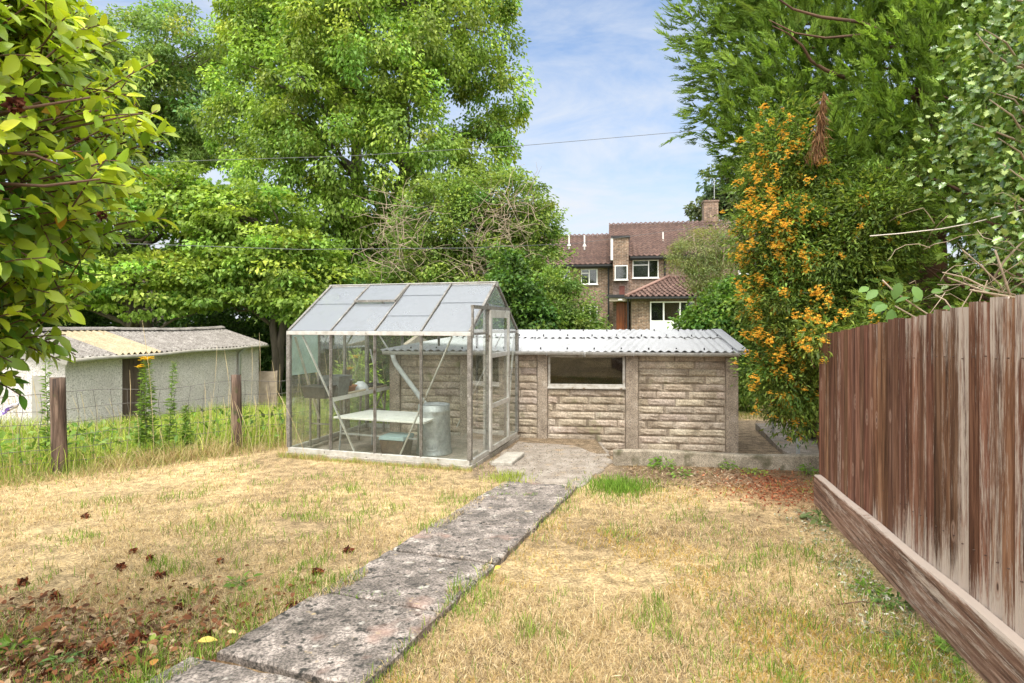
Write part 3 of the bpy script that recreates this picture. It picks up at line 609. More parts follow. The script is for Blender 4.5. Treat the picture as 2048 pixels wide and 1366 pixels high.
corr(lambda f: -.03, lambda f: GL + .1 - 1.5 * f, 0, 1, 1, 0).build('roof_sheet', M_asb, ga, smooth=True)
mb = MB(KT); e0 = ZT2 + .05
mb.poly((GL + .1, -.16, e0), (GL + .1, GW + .16, e0), (GL - 1.4, GW / 2, e0 + .27)); mb.poly((GL + .095, GW + .16, e0 - .01), (GL + .095, -.16, e0 - .01), (GL - 1.4, GW / 2, e0 + .26)); mb.build('hip_sheet', M_asb, ga)
def bolt_(u, v, z): mb = MB(KT); mb.lathe((u, v, z), [(.011, -.02), (.011, .004), (.005, .010)], 6); mb.build('roof_bolt', M_black, rf)
mb = MB(KT); mb.tube([(-.05, GW / 2, ZT2 + .315), (GL - 1.4, GW / 2, ZT2 + .315)], .022, 8); mb.build('ridge_cap', M_asb, ga, True)
mb = MB(KT)      # barge at the right end
for s in (0, 1):
    a = (-.02, -.17 if s == 0 else GW + .17, ZT2 + .062); b = (-.02, GW / 2, ZT2 + .345); mb.bar(a, b, .15, .016); a2 = (-.09, a[1], a[2] - .035); b2 = (-.09, b[1], b[2] - .035); mb.bar(a2, b2, .014, .085)
mb.build('barge_sheet', M_asb, ga)
for f in (.06, .56, .64, .93):
    for k in range(13): u = .1 + k * .392 + (.13 if f in (.56, .93) else 0); v = -.16 + (GW / 2 + .16) * f; bolt_(u, v, ZT2 + .07 + 0.27 * f + (.018 if f > .6 else 0)) if u < GL + .05 - 1.5 * f else None
# gutter: half-round trough, joints, brackets
def gutter(u0, u1, v, z, sag=.012):
    mb = MB(KT); r = .055; n = 8
    def f(s, t, rr): a = math.pi + math.pi * t; return (u0 + (u1 - u0) * s, v + math.cos(a) * rr, z - sag * math.sin(s * 9) * .5 + math.sin(a) * rr)
    mb.grid(lambda s, t: f(1 - s, t, r), 40, n); mb.grid(lambda s, t: f(s, t, r - .005), 40, n)
    for t in (0, 1):
        for k in range(40): q = [f(k / 40, t, r), f((k + 1) / 40, t, r), f((k + 1) / 40, t, r - .005), f(k / 40, t, r - .005)]; mb.poly(*q)
    for s in (0, 1): mb.poly(*[f(s, k / n, r) for k in range(n + 1)])
    return mb
gt = gutter(-.06, GL + .06, -.15, ZT2 + .035).build('gutter', M_gut, ga, True)
mb = MB(KT)
for u in (.02, .55, 1.5, 2.2, 2.75, 3.6, 4.5):
    mb.tube([(u, -.15 + math.cos(a) * .06, ZT2 + .035 + math.sin(a) * .06) for a in [math.pi + math.pi * k / 8 for k in range(9)]], .008 if u != 2.2 else .02, 5)
mb.build('gutter_bracket', M_gut, gt)
mb = MB(KT); mb.tube([(5.06, -.15, ZT2 - .02), (5.05, -.12, ZT2 - .1), (5.02, -.1, 1.08), (4.45, -.12, .34), (4.38, -.13, .26), (4.35, -.14, -.02)], .036, 12); mb.build('downpipe', plain('white_grey_pipe', (.62, .65, .66), .4), ga, True)

# ------------------------------------------------------------------ white rendered garage on the left
A0 = np.array([-7.27, 9.6]); AU = np.array([0.097, 0.9953]); AV = np.array([-0.9953, 0.097])
def AT(q, v, z): return (A0[0] + q * AU[0] + v * AV[0], A0[1] + q * AU[1] + v * AV[1], z)
AL, AW, ZG, ZE2, ZR2 = 6.0, 2.3, -.75, 1.12, 1.54
M_peb = noise_mat('pebbledash', [(0.3, (0.60, 0.545, 0.535)), (0.6, (0.73, 0.675, 0.665)), (0.8, (0.78, 0.73, 0.72))], 2.0, .95, 1.0, .02, detail=8, fine=(34, .80, 1.1), spots=[((.30, .26, .24), 48, .57, .63), ((.5, .44, .38), 1.5, .62, .78)])
M_oldroof = noise_mat('lichened_sheet', [(0.25, (0.13, 0.115, 0.10)), (0.55, (0.23, 0.21, 0.19)), (0.8, (0.33, 0.31, 0.28))], 5, .95, .8, .01, detail=9, fine=(45, .6, 1.3), spots=[((.09, .08, .06), 16, .6, .7)])
M_yroof = noise_mat('yellowed_sheet', [(0.3, (0.29, 0.225, 0.135)), (0.7, (0.41, 0.34, 0.22))], 4, .8, .5, .008, fine=(40, .75, 1.15), spots=[((.2, .15, .08), 10, .62, .72)])
gb = thing('rendered_garage', 'white pebbledashed garage with old corrugated roof beyond the wire fence', 'garage', AT(AL / 2, AW / 2, ZG))
mb = MB(AT); dq0, dq1 = 1.23, 1.86
mb.box(0, dq0, 0, .1, ZG, ZE2 - .03); mb.box(dq1, AL, 0, .1, ZG, ZE2 - .03); mb.box(0, AL, AW - .1, AW, ZG, ZE2 - .03)
for q in (0, AL - .1):
    mb.box(q, q + .1, .102, AW - .102, ZG, ZE2 - .03); mb.hexa([(q, .102, ZE2 - .028), (q + .1, .102, ZE2 - .028), (q + .1, AW - .102, ZE2 - .028), (q, AW - .102, ZE2 - .028), (q, AW / 2 - .05, ZR2 - .06), (q + .1, AW / 2 - .05, ZR2 - .06), (q + .1, AW / 2 + .05, ZR2 - .06), (q, AW / 2 + .05, ZR2 - .06)])
mb.build('wall', M_peb, gb)
mb = MB(AT); mb.box(dq0 + .002, dq1 - .002, .03, .07, ZG, ZE2 - .05); 
for k in range(1, 5): q = dq0 + (dq1 - dq0) * k / 5; mb.box(q - .05, q + .05, .022, .03, ZG, ZE2 - .06)
dd = mb.build('door', noise_mat('brown_boards', [(.3, (.055, .035, .028)), (.7, (.11, .075, .06))], 7, .7, .4, stretch=(6, 6, .5)), gb)
mb = MB(AT); mb.bar((dq1 - .09, .018, .25), (dq1 - .09, .018, .38), .02); mb.build('handle', M_galv, dd)
def acorr(q0, q1, side, mat, dz=0, nm='roof_sheet'):
    mb = MB(AT); nu = int((q1 - q0) / .146 * 8)
    def pt(s, t, off=0): q = q0 + (q1 - q0) * s; v = -.18 + (AW / 2 + .18) * t; return (q, v if side == 0 else AW - v, ZE2 + .02 + (ZR2 - ZE2) * t + dz + .024 * math.cos(q / .146 * 2 * math.pi) + .02 * math.sin(q * 1.1) * t + off)
    mb.grid(lambda s, t: pt(1 - s, t), nu, 3); mb.grid(lambda s, t: pt(s, t, -.01), nu, 3)
    for k in range(nu): mb.poly(pt(k / nu, 0), pt((k + 1) / nu, 0), pt((k + 1) / nu, 0, -.01), pt(k / nu, 0, -.01))
    return mb.build(nm, mat, gb, smooth=True)
acorr(-.15, 1.0, 0, M_oldroof); acorr(.96, 2.02, 0, M_yroof, .012); acorr(1.98, AL + .15, 0, M_oldroof); acorr(-.15, AL + .15, 1, M_oldroof)
mb = MB(AT)
mb.grid(lambda s, t: (-.15 + (AL + .3) * s, AW / 2 + math.cos(math.pi * t) * .13 * -1, ZR2 + .02 + math.sin(math.pi * t) * .055 + .02 * math.sin((-.15 + (AL + .3) * s) * 1.1) + (0.012 if (s * 5) % 1 < .08 else 0)), 40, 6)
mb.build('ridge_cap', M_oldroof, gb, True)
mb = MB(AT); mb.tube([(-.1 + (AL + .2) * k / 12, -.2, ZE2 - .02 + .012 * math.sin(k * 1.3)) for k in range(13)], .036, 8); mb.build('gutter', noise_mat('old_gutter', [(.3, (.24, .22, .18)), (.7, (.38, .36, .31))], 6, .8, .3), gb, True)
mb = MB(AT); mb.tube([(5.0, -.2, ZE2 - .03), (5.0, -.06, ZE2 - .15), (5.0, -.05, ZG)], .036, 8); mb.build('downpipe', plain('weathered_pipe', (.36, .36, .36), .6), gb, True)
mb = MB(AT)
for s in (0, 1): mb.bar((-.16, -.2 if s == 0 else AW + .2, ZE2 - .02), (-.16, AW / 2, ZR2 + .0), .03, .13)
mb.build('barge_board', plain('grey_board', (.3, .28, .25), .85, 0, .3, .2, 8), gb)
mb = MB(AT); mb.box(-.012, .0, .35, .58, .1, .85); mb.build('blocked_vent', plain('grey_patch', (.33, .31, .28), .9), gb)
t = thing('leaning_board', 'weathered board standing upright at the far corner of the white garage', 'board', (-6.35, 15.7, -.5))
mb = MB(); mb.hexa([(-6.78, 15.62, -.55), (-6.26, 15.55, -.55), (-6.26, 15.6, -.55), (-6.78, 15.67, -.55), (-6.78, 15.72, .42), (-6.28, 15.65, .42), (-6.28, 15.7, .42), (-6.78, 15.77, .42)]); mb.hexa([(-6.26, 15.56, -.55), (-6.21, 15.55, -.55), (-6.21, 15.6, -.55), (-6.26, 15.61, -.55), (-6.28, 15.66, .44), (-6.23, 15.65, .44), (-6.23, 15.7, .44), (-6.28, 15.71, .44)]); mb.build('board_panel', noise_mat('old_ply', [(.3, (.22, .17, .12)), (.7, (.40, .33, .26))], 6, .9, .3), t)

# ------------------------------------------------------------------ timber fence on the right
m, n, L, b, o = newmat('weathered_fence'); 
x1 = noise(n, L, 1.0, 9, .7, stretch=(34, 34, 1.5), dist=.5); x2 = noise(n, L, 1.0, 7, .72, stretch=(16, 16, .7), dist=.3); x3 = noise(n, L, 1.0, 6, .8, stretch=(130, 130, 7.0))
ow = n.new('ShaderNodeAttribute'); ow.attribute_name = 'tint'; om = n.new('ShaderNodeMath'); om.operation = 'MULTIPLY'; om.inputs[1].default_value = 37.0; L(ow.outputs['Fac'], om.inputs[0])
for q_ in (x1, x2): q_.noise_dimensions = '4D'; L(om.outputs[0], q_.inputs['W'])
r1 = ramp(n, [(.36, (.042, .019, .012)), (.5, (.135, .062, .038)), (.64, (.26, .14, .092))]); L(x1.outputs['Fac'], r1.inputs['Fac'])
base = mixc(n, L, 1.0, r1.outputs['Color'], attr(n), 'MULTIPLY')
h_ = n.new('ShaderNodeAttribute'); h_.attribute_name = 'wear'
sm = n.new('ShaderNodeMath'); sm.operation = 'ADD'; L(x2.outputs['Fac'], sm.inputs[0]); L(h_.outputs['Fac'], sm.inputs[1])
s2 = n.new('ShaderNodeMath'); s2.operation = 'MULTIPLY_ADD'; s2.inputs[1].default_value = .75; L(x3.outputs['Fac'], s2.inputs[0]); L(sm.outputs[0], s2.inputs[2])
s3 = n.new('ShaderNodeMath'); s3.operation = 'MULTIPLY'; s3.inputs[1].default_value = .6; L(s2.outputs[0], s3.inputs[0]); rw = ramp(n, [(.598, 0), (.69, .85)]); L(s3.outputs[0], rw.inputs['Fac'])
col = mixc(n, L, rw.outputs['Color'], base, (.54, .455, .39))
kt = n.new('ShaderNodeTexVoronoi'); tcc = n.new('ShaderNodeTexCoord'); mpp = n.new('ShaderNodeMapping'); mpp.inputs['Scale'].default_value = (7, 7, 2.6); kt.inputs['Scale'].default_value = 1.0; L(tcc.outputs['Object'], mpp.inputs['Vector']); L(mpp.outputs['Vector'], kt.inputs['Vector'])
rk = ramp(n, [(.06, .85), (.10, .1), (.13, .6), (.17, 0)]); L(kt.outputs['Distance'], rk.inputs['Fac']); col = mixc(n, L, rk.outputs['Color'], col, (.36, .235, .18)); rk2 = ramp(n, [(.035, .9), (.06, 0)]); L(kt.outputs['Distance'], rk2.inputs['Fac']); col = mixc(n, L, rk2.outputs['Color'], col, (.06, .03, .02))
L(col, b.inputs['Base Color']); b.inputs['Roughness'].default_value = .85; b.inputs['Specular IOR Level'].default_value = .2; bumpn(n, L, b, x1.outputs['Fac'], .8, .012)
M_fence = m; M_redrust = plain('rusty_nail', (.10, .06, .045), .8)
fn_ = Vector((-.967, .253, 0)).normalized(); fd = Vector((.253, .967, 0)).normalized()
F0 = Vector((1.99, 2.29, 0)); 
def FT(s, d, z): p = F0 + fd * s + fn_ * d; return (p.x, p.y, z)
fe = thing('timber_fence', 'tall brown featheredge timber fence with white weathering and gravel board', 'fence', FT(0, 0, .1))
def fz_top(s): return CZ + .098 - .070 * s
def fz_bot(s): return CZ - 1.225 - .0455 * s
bd = MB(FT); s = -3.0; wear = []; k = 0
while s < 3.06:
    wd = random.uniform(.085, .10); a, bb = s, min(s + wd + .012, 3.075)
    zt = fz_top(math.floor(s / .094) * .094) + random.uniform(-.009, .009); zb = fz_bot(s + wd / 2) + .0; q = random.uniform(.72, 1.3); bd.tint = (q, q * random.uniform(.9, 1.06), q * random.uniform(.86, 1.1))
    i0 = len(bd.v); wv = random.choice([-.03, 0, .03, .07, .11]) + (.07 * math.exp(-((s - .1) / .45) ** 2)) - (.05 if s > 1.2 else 0)
    nv = 12
    for j in range(nv):
        z0, z1 = zb + (zt - zb) * j / nv, zb + (zt - zb) * (j + 1) / nv
        if j == 0: pr = bd._v((a, .012, z0), (bb, .026, z0), (bb, .006, z0), (a, .006, z0))
        nx = bd._v((a, .012, z1), (bb, .026, z1), (bb, .006, z1), (a, .006, z1))
        for e in range(4): e2 = (e + 1) % 4; bd.f.append([pr + e, pr + e2, nx + e2, nx + e])
        pr = nx
    bd.f.append([i0 + e for e in (3, 2, 1, 0)]); bd.f.append([pr + e for e in range(4)])
    for j in range(nv + 1):
        h = j / nv; wz = wv + (.10 if h > .93 else .06 if h > .75 else 0) * (s < 1.6) + (.20 * max(0, 1 - h / (.18 + .06 * random.random())) if s < 1.6 else 0)
        wear += [wz] * 4
    s += wd
bo = bd.build('boards', M_fence, fe, tinted=True)
at = bo.data.attributes.new('wear', 'FLOAT', 'POINT'); at.data.foreach_set('value', wear)
m2_ = M_fence.copy(); m2_.name = 'weathered_gravel_board'
for nd in m2_.node_tree.nodes:
    if nd.type == 'MAPPING': sc = nd.inputs['Scale'].default_value; nd.inputs['Scale'].default_value = (sc[2] * 1.2, sc[2] * 1.2, sc[0])
gbd = MB(FT); wear = []; ns = 54
sec = [(.035, .025), (.078, .025), (.080, .04), (.080, .27), (.074, .285), (.026, .287)]
def gp(s_, j):
    s = -3.0 + 6.02 * s_; d, z = sec[j]; zt = fz_bot(s) + .012; zb = zt - .285; return (s, d, zb + z + .004 * math.sin(s * 5) )
for k in range(ns + 1): i = gbd._v(*[gp(k / ns, j) for j in range(6)]); wear += [.05, .07, .07, .11 + .04 * math.sin(k * .8), .34, .38]
for k in range(ns):
    for j in range(6): j2 = (j + 1) % 6; gbd.f.append([k * 6 + j, k * 6 + j2, k * 6 + 6 + j2, k * 6 + 6 + j])
gbd.f.append([5, 4, 3, 2, 1, 0]); gbd.f.append([ns * 6 + j for j in range(6)])
gbd.t = [(1.45, 1.75, 2.0)] * len(gbd.v)
go = gbd.build('gravel_board', m2_, fe, tinted=True); at = go.data.attributes.new('wear', 'FLOAT', 'POINT'); at.data.foreach_set('value', wear)
mb = MB(FT)
for k in range(49):
    for hz_ in (.25, 1.15):
        s = -2.95 + k * .094 + random.uniform(-.01, .01); z = fz_bot(s) + hz_ * (1 - .1 * (s + 3.0) / 6.05) + random.uniform(-.012, .012); mb.lathe((s, .0, z), [(.0045, .0), (.0045, .0), (.0045, .0)], 6) if False else mb.tube([(s, .018, z), (s, .0285, z)], .0026, 6)
mb.build('nail_heads', M_redrust, fe)
mb = MB(FT)
for s, z in ((-3.0, 0),):
    for hz in (.25, 1.15): mb.hexa([(-3.0, -.05, fz_bot(-3.0) + hz - .035), (3.05, -.05, fz_bot(3.05) + hz * .9 - .035), (3.05, .004, fz_bot(3.05) + hz * .9 - .035), (-3.0, .004, fz_bot(-3.0) + hz - .035), (-3.0, -.05, fz_bot(-3.0) + hz + .035), (3.05, -.05, fz_bot(3.05) + hz * .9 + .035), (3.05, .004, fz_bot(3.05) + hz * .9 + .035), (-3.0, .004, fz_bot(-3.0) + hz + .035)])
mb.build('rail', M_post, fe)
for s in (-2.9, -1.1, .75, 2.98): mb = MB(FT); mb.box(s, s + .09, -.145, -.055, -.1, fz_top(s) - .06); mb.build('post', M_post, fe)

# ------------------------------------------------------------------ wire stock fence on the left
wfz = thing('wire_fence', 'wire mesh stock fence on rough round timber posts left of the greenhouse', 'fence', (-5.13, 6.7, 0))
M_oldpost = noise_mat('rough_post', [(.36, (.03, .019, .013)), (.5, (.095, .06, .042)), (.64, (.19, .13, .095))], 1.0, .9, .8, .012, detail=8, stretch=(28, 28, 2.2), spots=[((.05, .06, .02), 6, .62, .75)])
def wpt(y, dz): return Vector((wire_x(y), y, float(gz(wire_x(y), y)) + dz))
for y, rr, hh, lean in ((6.7, .077, 1.09, -.03), (7.96, .066, 1.02, -.012), (9.0, .06, 1.0, .01), (5.2, .07, 1.05, 0)):
    p = wpt(y, 0); mb = MB(); nn = 14; seg = 9; rings = []
    for k in range(seg + 1):
        z = -.3 + (hh + .3) * k / seg; rings.append(mb._v(*[(p.x + lean * k / seg + (rr * (1 - .04 * k / seg) + random.gauss(0, .0022)) * math.cos(6.283 * j / nn), p.y + (rr + random.gauss(0, .0022)) * math.sin(6.283 * j / nn), p.z + z + (random.gauss(0, .006) if k == seg else 0)) for j in range(nn)]))
    for a, b_ in zip(rings, rings[1:]):
        for j in range(nn): j2 = (j + 1) % nn; mb.f.append([a + j, a + j2, b_ + j2, b_ + j])
    mb.f.append([rings[-1] + j for j in range(nn)]); mb.build('post', M_oldpost, wfz, True)
mb = MB(); ys = np.arange(5.2, 9.0, .06)
def wob(y, h): return .012 * math.sin(y * 7 + h * 3) - .03 * math.sin((y - 6.7) / 1.26 * math.pi) ** 2 * (h > .8)
for h in (.12, .27, .42, .57, .72, .92): mb.tube([wpt(y, h + wob(y, h)) + Vector((-.082, .072, 0)) for y in ys], .0030 if h < .9 else .0036, 4)
for y in np.arange(5.25, 9.0, .112): mb.tube([wpt(y + .012 * math.sin(h * 9 + y * 4), h + wob(y, h)) + Vector((-.08, .074, 0)) for h in (.12, .27, .42, .57, .72, .92)], .0026, 4)
mb.build('wire_mesh', plain('rusty_wire', (.13, .12, .11), .7, .3), wfz)
# ------------------------------------------------------------------ brick flats behind
EX = np.array([.985, -.17]); EY = np.array([.17, .985]); HO = np.array([7.1, 36.0])
def HT(s, b, z): return (HO[0] + s * EX[0] + b * EY[0], HO[1] + s * EX[1] + b * EY[1], z)
def hs(px, b=0): k = (px - 1024) / 1180; return (36 * k + .985 * k * b - 7.1 - .17 * b) / (.985 + .17 * k)
def hz(py, s, b=0): return CZ + (645 - py) / 1180 * (36 - .17 * s + .985 * b)
def brick_mat(name, c1, c2, mortar, sc=1.0):
    m, n, L, b, o = newmat(name); t = n.new('ShaderNodeTexCoord'); mp = n.new('ShaderNodeMapping'); mp.inputs['Rotation'].default_value = (R(90), 0, 0)
    # run the bond in the wall plane: x' = x + y, y' = z
    sp = n.new('ShaderNodeSeparateXYZ'); ad = n.new('ShaderNodeMath'); cb = n.new('ShaderNodeCombineXYZ'); L(t.outputs['Object'], sp.inputs[0]); L(sp.outputs['X'], ad.inputs[0]); L(sp.outputs['Y'], ad.inputs[1]); L(ad.outputs[0], cb.inputs['X']); L(sp.outputs['Z'], cb.inputs['Y'])
    k = n.new('ShaderNodeTexBrick'); L(cb.outputs[0], k.inputs['Vector']); k.inputs['Scale'].default_value = 1; k.inputs['Brick Width'].default_value = .24 * sc; k.inputs['Row Height'].default_value = .085 * sc; k.inputs['Mortar Size'].default_value = .010
    k.inputs['Color1'].default_value = c4(c1); k.inputs['Color2'].default_value = c4(c2); k.inputs['Mortar'].default_value = c4(mortar); k.inputs['Bias'].default_value = -.1
    x = noise(n, L, 1.2, 6, .7); r = ramp(n, [(.3, .65), (.7, 1.35)]); L(x.outputs['Fac'], r.inputs['Fac']); y = noise(n, L, 7.0, 3, .6); r2 = ramp(n, [(.3, .6), (.7, 1.4)]); L(y.outputs['Fac'], r2.inputs['Fac'])
    c = mixc(n, L, 1.0, mixc(n, L, 1.0, k.outputs['Color'], r.outputs['Color'], 'MULTIPLY'), r2.outputs['Color'], 'MULTIPLY'); L(c, b.inputs['Base Color']); b.inputs['Roughness'].default_value = .9; return m
M_brick = brick_mat('brown_brick', (.22, .135, .09), (.115, .07, .05), (.29, .245, .20))
M_brick2 = brick_mat('dark_brick', (.17, .105, .08), (.10, .065, .05), (.25, .21, .18))
M_tile = noise_mat('clay_pantile', [(.25, (.078, .042, .032)), (.5, (.138, .082, .064)), (.75, (.195, .125, .10))], 3.5, .85, .2, .01, detail=7, fine=(9, .65, 1.3), tint=True)
M_upvc = plain('white_frame', (.78, .78, .76), .4, 0, 0, .03)
M_wglass = glass_mat('window_glass', (.55, .58, .58), 1.6, .04)
M_dark = plain('dark_room', (.035, .035, .033), .9); M_net = plain('net_curtain', (.42, .42, .40), .9, 0, .2, .25, 9); M_blind = plain('amber_blind', (.45, .27, .10), .8)
flats = thing('brick_flats', 'brown brick block of flats with clay pantile roofs behind the garage', 'building', HT(0, 3, .9))
def tiles(name, c00, c10, c11, c01, pit=.30, row=.34, parent=flats, mat=M_tile):
    """pantiles over a quad: c00-c10 along the eave, c01-c11 along the ridge (local s, b, z)"""
    a, b_, c, d = (Vector(q) for q in (c00, c10, c11, c01)); Lw = (b_ - a).length; Lh = (d - a).length; nu = int(Lw / pit) * 6; nr = max(2, int(Lh / row)); n_ = (b_ - a).cross(d - a).normalized()
    mb = MB(HT); rr = np.random.default_rng(3)
    for r in range(nr):
        i0 = len(mb.v)
        for e in (0, 1):
            t = (r + e * 1.06) / nr
            for k in range(nu + 1):
                if e == 0 and k % 6 == 0: mb.tint = tuple([float(np.clip(rr.normal(1, .17), .5, 1.6))] * 3)
                s = k / nu; p = (a * (1 - s) + b_ * s) * (1 - t) + (d * (1 - s) + c * s) * t + n_ * (.045 * math.cos(2 * math.pi * k / 6) + (.05 if e == 0 else .0)); mb.v.append(HT(*p)); mb.t.append(mb.tint)
        for k in range(nu): mb.f.append([i0 + k, i0 + k + 1, i0 + nu + 2 + k, i0 + nu + 1 + k])
    q = [a - n_ * .08, b_ - n_ * .08, c - n_ * .08, d - n_ * .08]; mb.poly(*[tuple(p) for p in q[::-1]])
    return mb.build(name, mat, parent, tinted=True)
def hbox(name, s0, s1, b0, b1, z0, z1, mat, parent=flats): mb = MB(HT); mb.box(s0, s1, b0, b1, z0, z1); return mb.build(name, mat, parent)
def window(s0, s1, z0, z1, b=0.0, split=None, rail=None, back=None, fw=.055, panel=None, label=None):
    mb = MB(HT); y0, y1 = b - .045, b + .02
    mb.box(s0, s1, y0, y1, z0, z0 + fw); mb.box(s0, s1, y0, y1, z1 - fw, z1); mb.box(s0, s0 + fw, y0 + .002, y1, z0 + fw, z1 - fw); mb.box(s1 - fw, s1, y0 + .002, y1, z0 + fw, z1 - fw)
    for f in (split or []): s = s0 + (s1 - s0) * f; mb.box(s - fw * .6, s + fw * .6, y0 + .003, y1, z0 + fw, z1 - fw)
    if rail: f, u0, u1 = rail; z = z0 + (z1 - z0) * f; mb.box(s0 + (s1 - s0) * u0 + fw * .7, s0 + (s1 - s0) * u1 - fw * .7, y0 + .004, y1, z - fw * .5, z + fw * .5)
    mb.box(s0 - .05, s1 + .05, b - .11, b - .047, z0 - .05, z0 - .004)
    w_ = mb.build('window', M_upvc, flats)
    cuts = [0] + (split or []) + [1]; backs = back or [M_dark] * (len(cuts) - 1)
    for k in range(len(cuts) - 1):
        u0, u1 = s0 + (s1 - s0) * cuts[k] + fw * .6, s0 + (s1 - s0) * cuts[k + 1] - fw * .6; zz = z0 + fw * .8
        if panel: hbox('white_panel', u0, u1, b - .022, b + .01, zz, z0 + (z1 - z0) * panel, M_upvc, w_); zz = z0 + (z1 - z0) * panel
        hbox('pane', u0, u1, b - .018, b - .012, zz, z1 - fw * .8, M_wglass, w_); hbox('window_backing', u0, u1, b - .008, b - .004, zz, z1 - fw * .8, backs[k], w_)  # backing sheets: dark ones have the unlit room's shade put into their colour
    return w_
ZF = .3
# main two storey body (right) and lower left wing
e1 = 3.3; sR0, sR1 = hs(1257), hs(1257) + 13.5
zE = hz(510, 0); zEl = hz(525, -2)
hbox('wall', sR0, sR1, 0, 8, ZF, zE, M_brick); sL0, sL1 = hs(1020), hs(1222); hbox('wall', sL0, sL1 + .9, .25, 8.2, ZF, zEl, M_brick)
rb = 4.0; zRg = hz(446, 0, rb)
tiles('roof', (hs(1218, rb) + .0, -.35, zE - .12), (sR1 + .2, -.35, zE - .12), (sR1 + .2, rb, zRg), (hs(1218, rb), rb, zRg))
hbox('roof_back', hs(1218, rb), sR1, rb, 8.3, zE, zE + .02, M_tile)
mb = MB(HT); mb.poly((sR1 + .2, -.3, zE), (sR1 + .2, 8.2, zE), (sR1 + .2, rb, zRg - .1)); mb.poly((hs(1218, rb) + .02, rb, zRg - .1), (hs(1218, rb) + .02, 8.2, zE), (hs(1218, rb) + .02, -.2, zE)); mb.poly((sL0, rb, zRg), (sR1, rb, zRg), (sR1, 8.3, zE), (sL0, 8.3, zE)) if False else None; mb.build('gable', M_brick, flats)
zRl = hz(468, -2, rb); tiles('roof', (sL0 - .2, -.1, zEl - .12), (sL1 + .3, -.1, zEl - .12), (sL1 + .3, rb, zRl), (sL0 - .2, rb, zRl))
mb = MB(HT)
for s0, s1, bb, z in ((sR0 + .1, sR1 + .2, -.42, zE - .16), (sL0 - .2, sL1 + .4, -.17, zEl - .16)): mb.box(s0, s1, bb - .06, bb + .07, z - .09, z + .02); mb.box(s0, s1, bb + .071, bb + .3, z - .16, z - .06)
mb.build('gutter', M_black, flats)
# stair tower
sT0, sT1 = hs(1222, -.6), hs(1258, -.6); zTt = hz(476, sT0, -.6)
hbox('stair_tower', sT0 + .12, sT1 - .02, -.6, 2.2, hz(562, sT0, -.6), zTt, M_brick); hbox('tower_cap', sT0, sT1 + .06, -.68, 2.3, zTt + .002, zTt + .12, M_black); hbox('tower_trim', sT0 - .02, sT0 + .118, -.62, -.3, hz(520, sT0, -.6), zTt, M_upvc)
hbox('tower_base', sT0 + .12, sT1 - .02, -.4, .24, ZF, hz(562, sT0, -.6) - .002, M_brick2)
window(sT0 + .22, sT1 - .08, hz(560, sT0, -.6), hz(531, sT0, -.6), -.62, back=[M_net])
hbox('louvre_panel', sT0 + .5, sT1 - .25, -.44, -.402, hz(590, sT0, -.4), hz(572, sT0, -.4), noise_mat('red_louvre', [(.3, (.1, .03, .025)), (.7, (.2, .07, .05))], 6))
hbox('porch_roof', sT0 - .25, sT1 + .15, -1.5, -.405, hz(596, sT0, -1), hz(590, sT0, -1), M_black); hbox('porch_soffit', sT0 - .1, sT1 + .05, -1.4, -.41, hz(603, sT0, -1), hz(596.2, sT0, -1), plain('cream', (.42, .36, .29), .7))
hbox('porch_lamp', (sT0 + sT1) / 2 - .12, (sT0 + sT1) / 2 + .12, -1.46, -1.402, hz(601.5, sT0, -1), hz(598.5, sT0, -1), M_upvc)
fd_ = hbox('door', sT0 + .32, sT1 - .3, -.47, -.402, ZF + .2, hz(604, sT0, -.5), noise_mat('varnished_door', [(.3, (.14, .035, .015)), (.7, (.34, .10, .035))], 2.5, .35, .1, stretch=(5, 5, .7)))
for k in range(4): u = sT0 + .38 + k * .16; hbox('door_board', u, u + .11, -.482, -.472, ZF + .3, hz(606, sT0, -.5), noise_mat('varnished_board', [(.3, (.2, .05, .02)), (.7, (.42, .13, .045))], 3, .3, .1, stretch=(5, 5, .7)), fd_)
# windows
window(hs(1265), hs(1317), hz(556, hs(1290)), hz(520, hs(1290)), 0, [.62], (.72, 0, .62), [M_net, M_dark])
window(hs(1162, .25), hs(1195, .25), hz(568, hs(1180)), hz(537, hs(1180)), .25, [.5], (.72, 0, .5), [M_net, M_net])
window(hs(1112, .25), hs(1140, .25), hz(566, hs(1130)), hz(538, hs(1130)), .25, [.6], None)
window(hs(1166, .25), hs(1195, .25), hz(642, hs(1180)), hz(612, hs(1180)), .25, [.5], None, [M_net, M_net])
window(hs(1476), hs(1512), hz(548, hs(1490)), hz(515, hs(1490)), 0, [.5], None, [M_net, M_dark])
# single storey projection with a hipped roof
pb = -2.6; zP = hz(592, hs(1257, pb), pb); pr0, pr1 = hs(1258, pb) + .15, hs(1258, pb) + 9.0
hbox('wall', pr0, pr1, pb + .1, -.002, ZF, zP - .02, M_brick); hbox('brick_band', pr0 - .01, pr1, pb + .07, pb + .098, zP - .32, zP - .022, M_brick2)
zH = zP + 1.25
tiles('roof', (pr0 - .35, pb - .35, zP - .05), (pr1 + .2, pb - .35, zP - .05), (pr1 + .2, -.01, zH), (pr0 + 2.3, -.01, zH))
mb = MB(HT); mb.poly((pr0 - .35, -.01, zP - .05), (pr0 - .35, pb - .35, zP - .05), (pr0 + 2.3, -.01, zH)); mb.build('hip_slope', M_tile, flats)
mb = MB(HT); mb.tube([(pr0 - .35, pb - .35, zP), (pr0 + 2.3, -.03, zH + .06)], .09, 8); mb.build('hip_tiles', plain('pinkish_ridge', (.25, .15, .12), .85, 0, .2, .2, 6), flats, True)
mb = MB(HT); mb.box(pr0 - .4, pr1 + .2, pb - .5, pb - .38, zP - .17, zP - .06); mb.box(pr0 - .2, pr1, pb - .379, pb + .09, zP - .19, zP - .1); mb.build('gutter', M_black, flats)
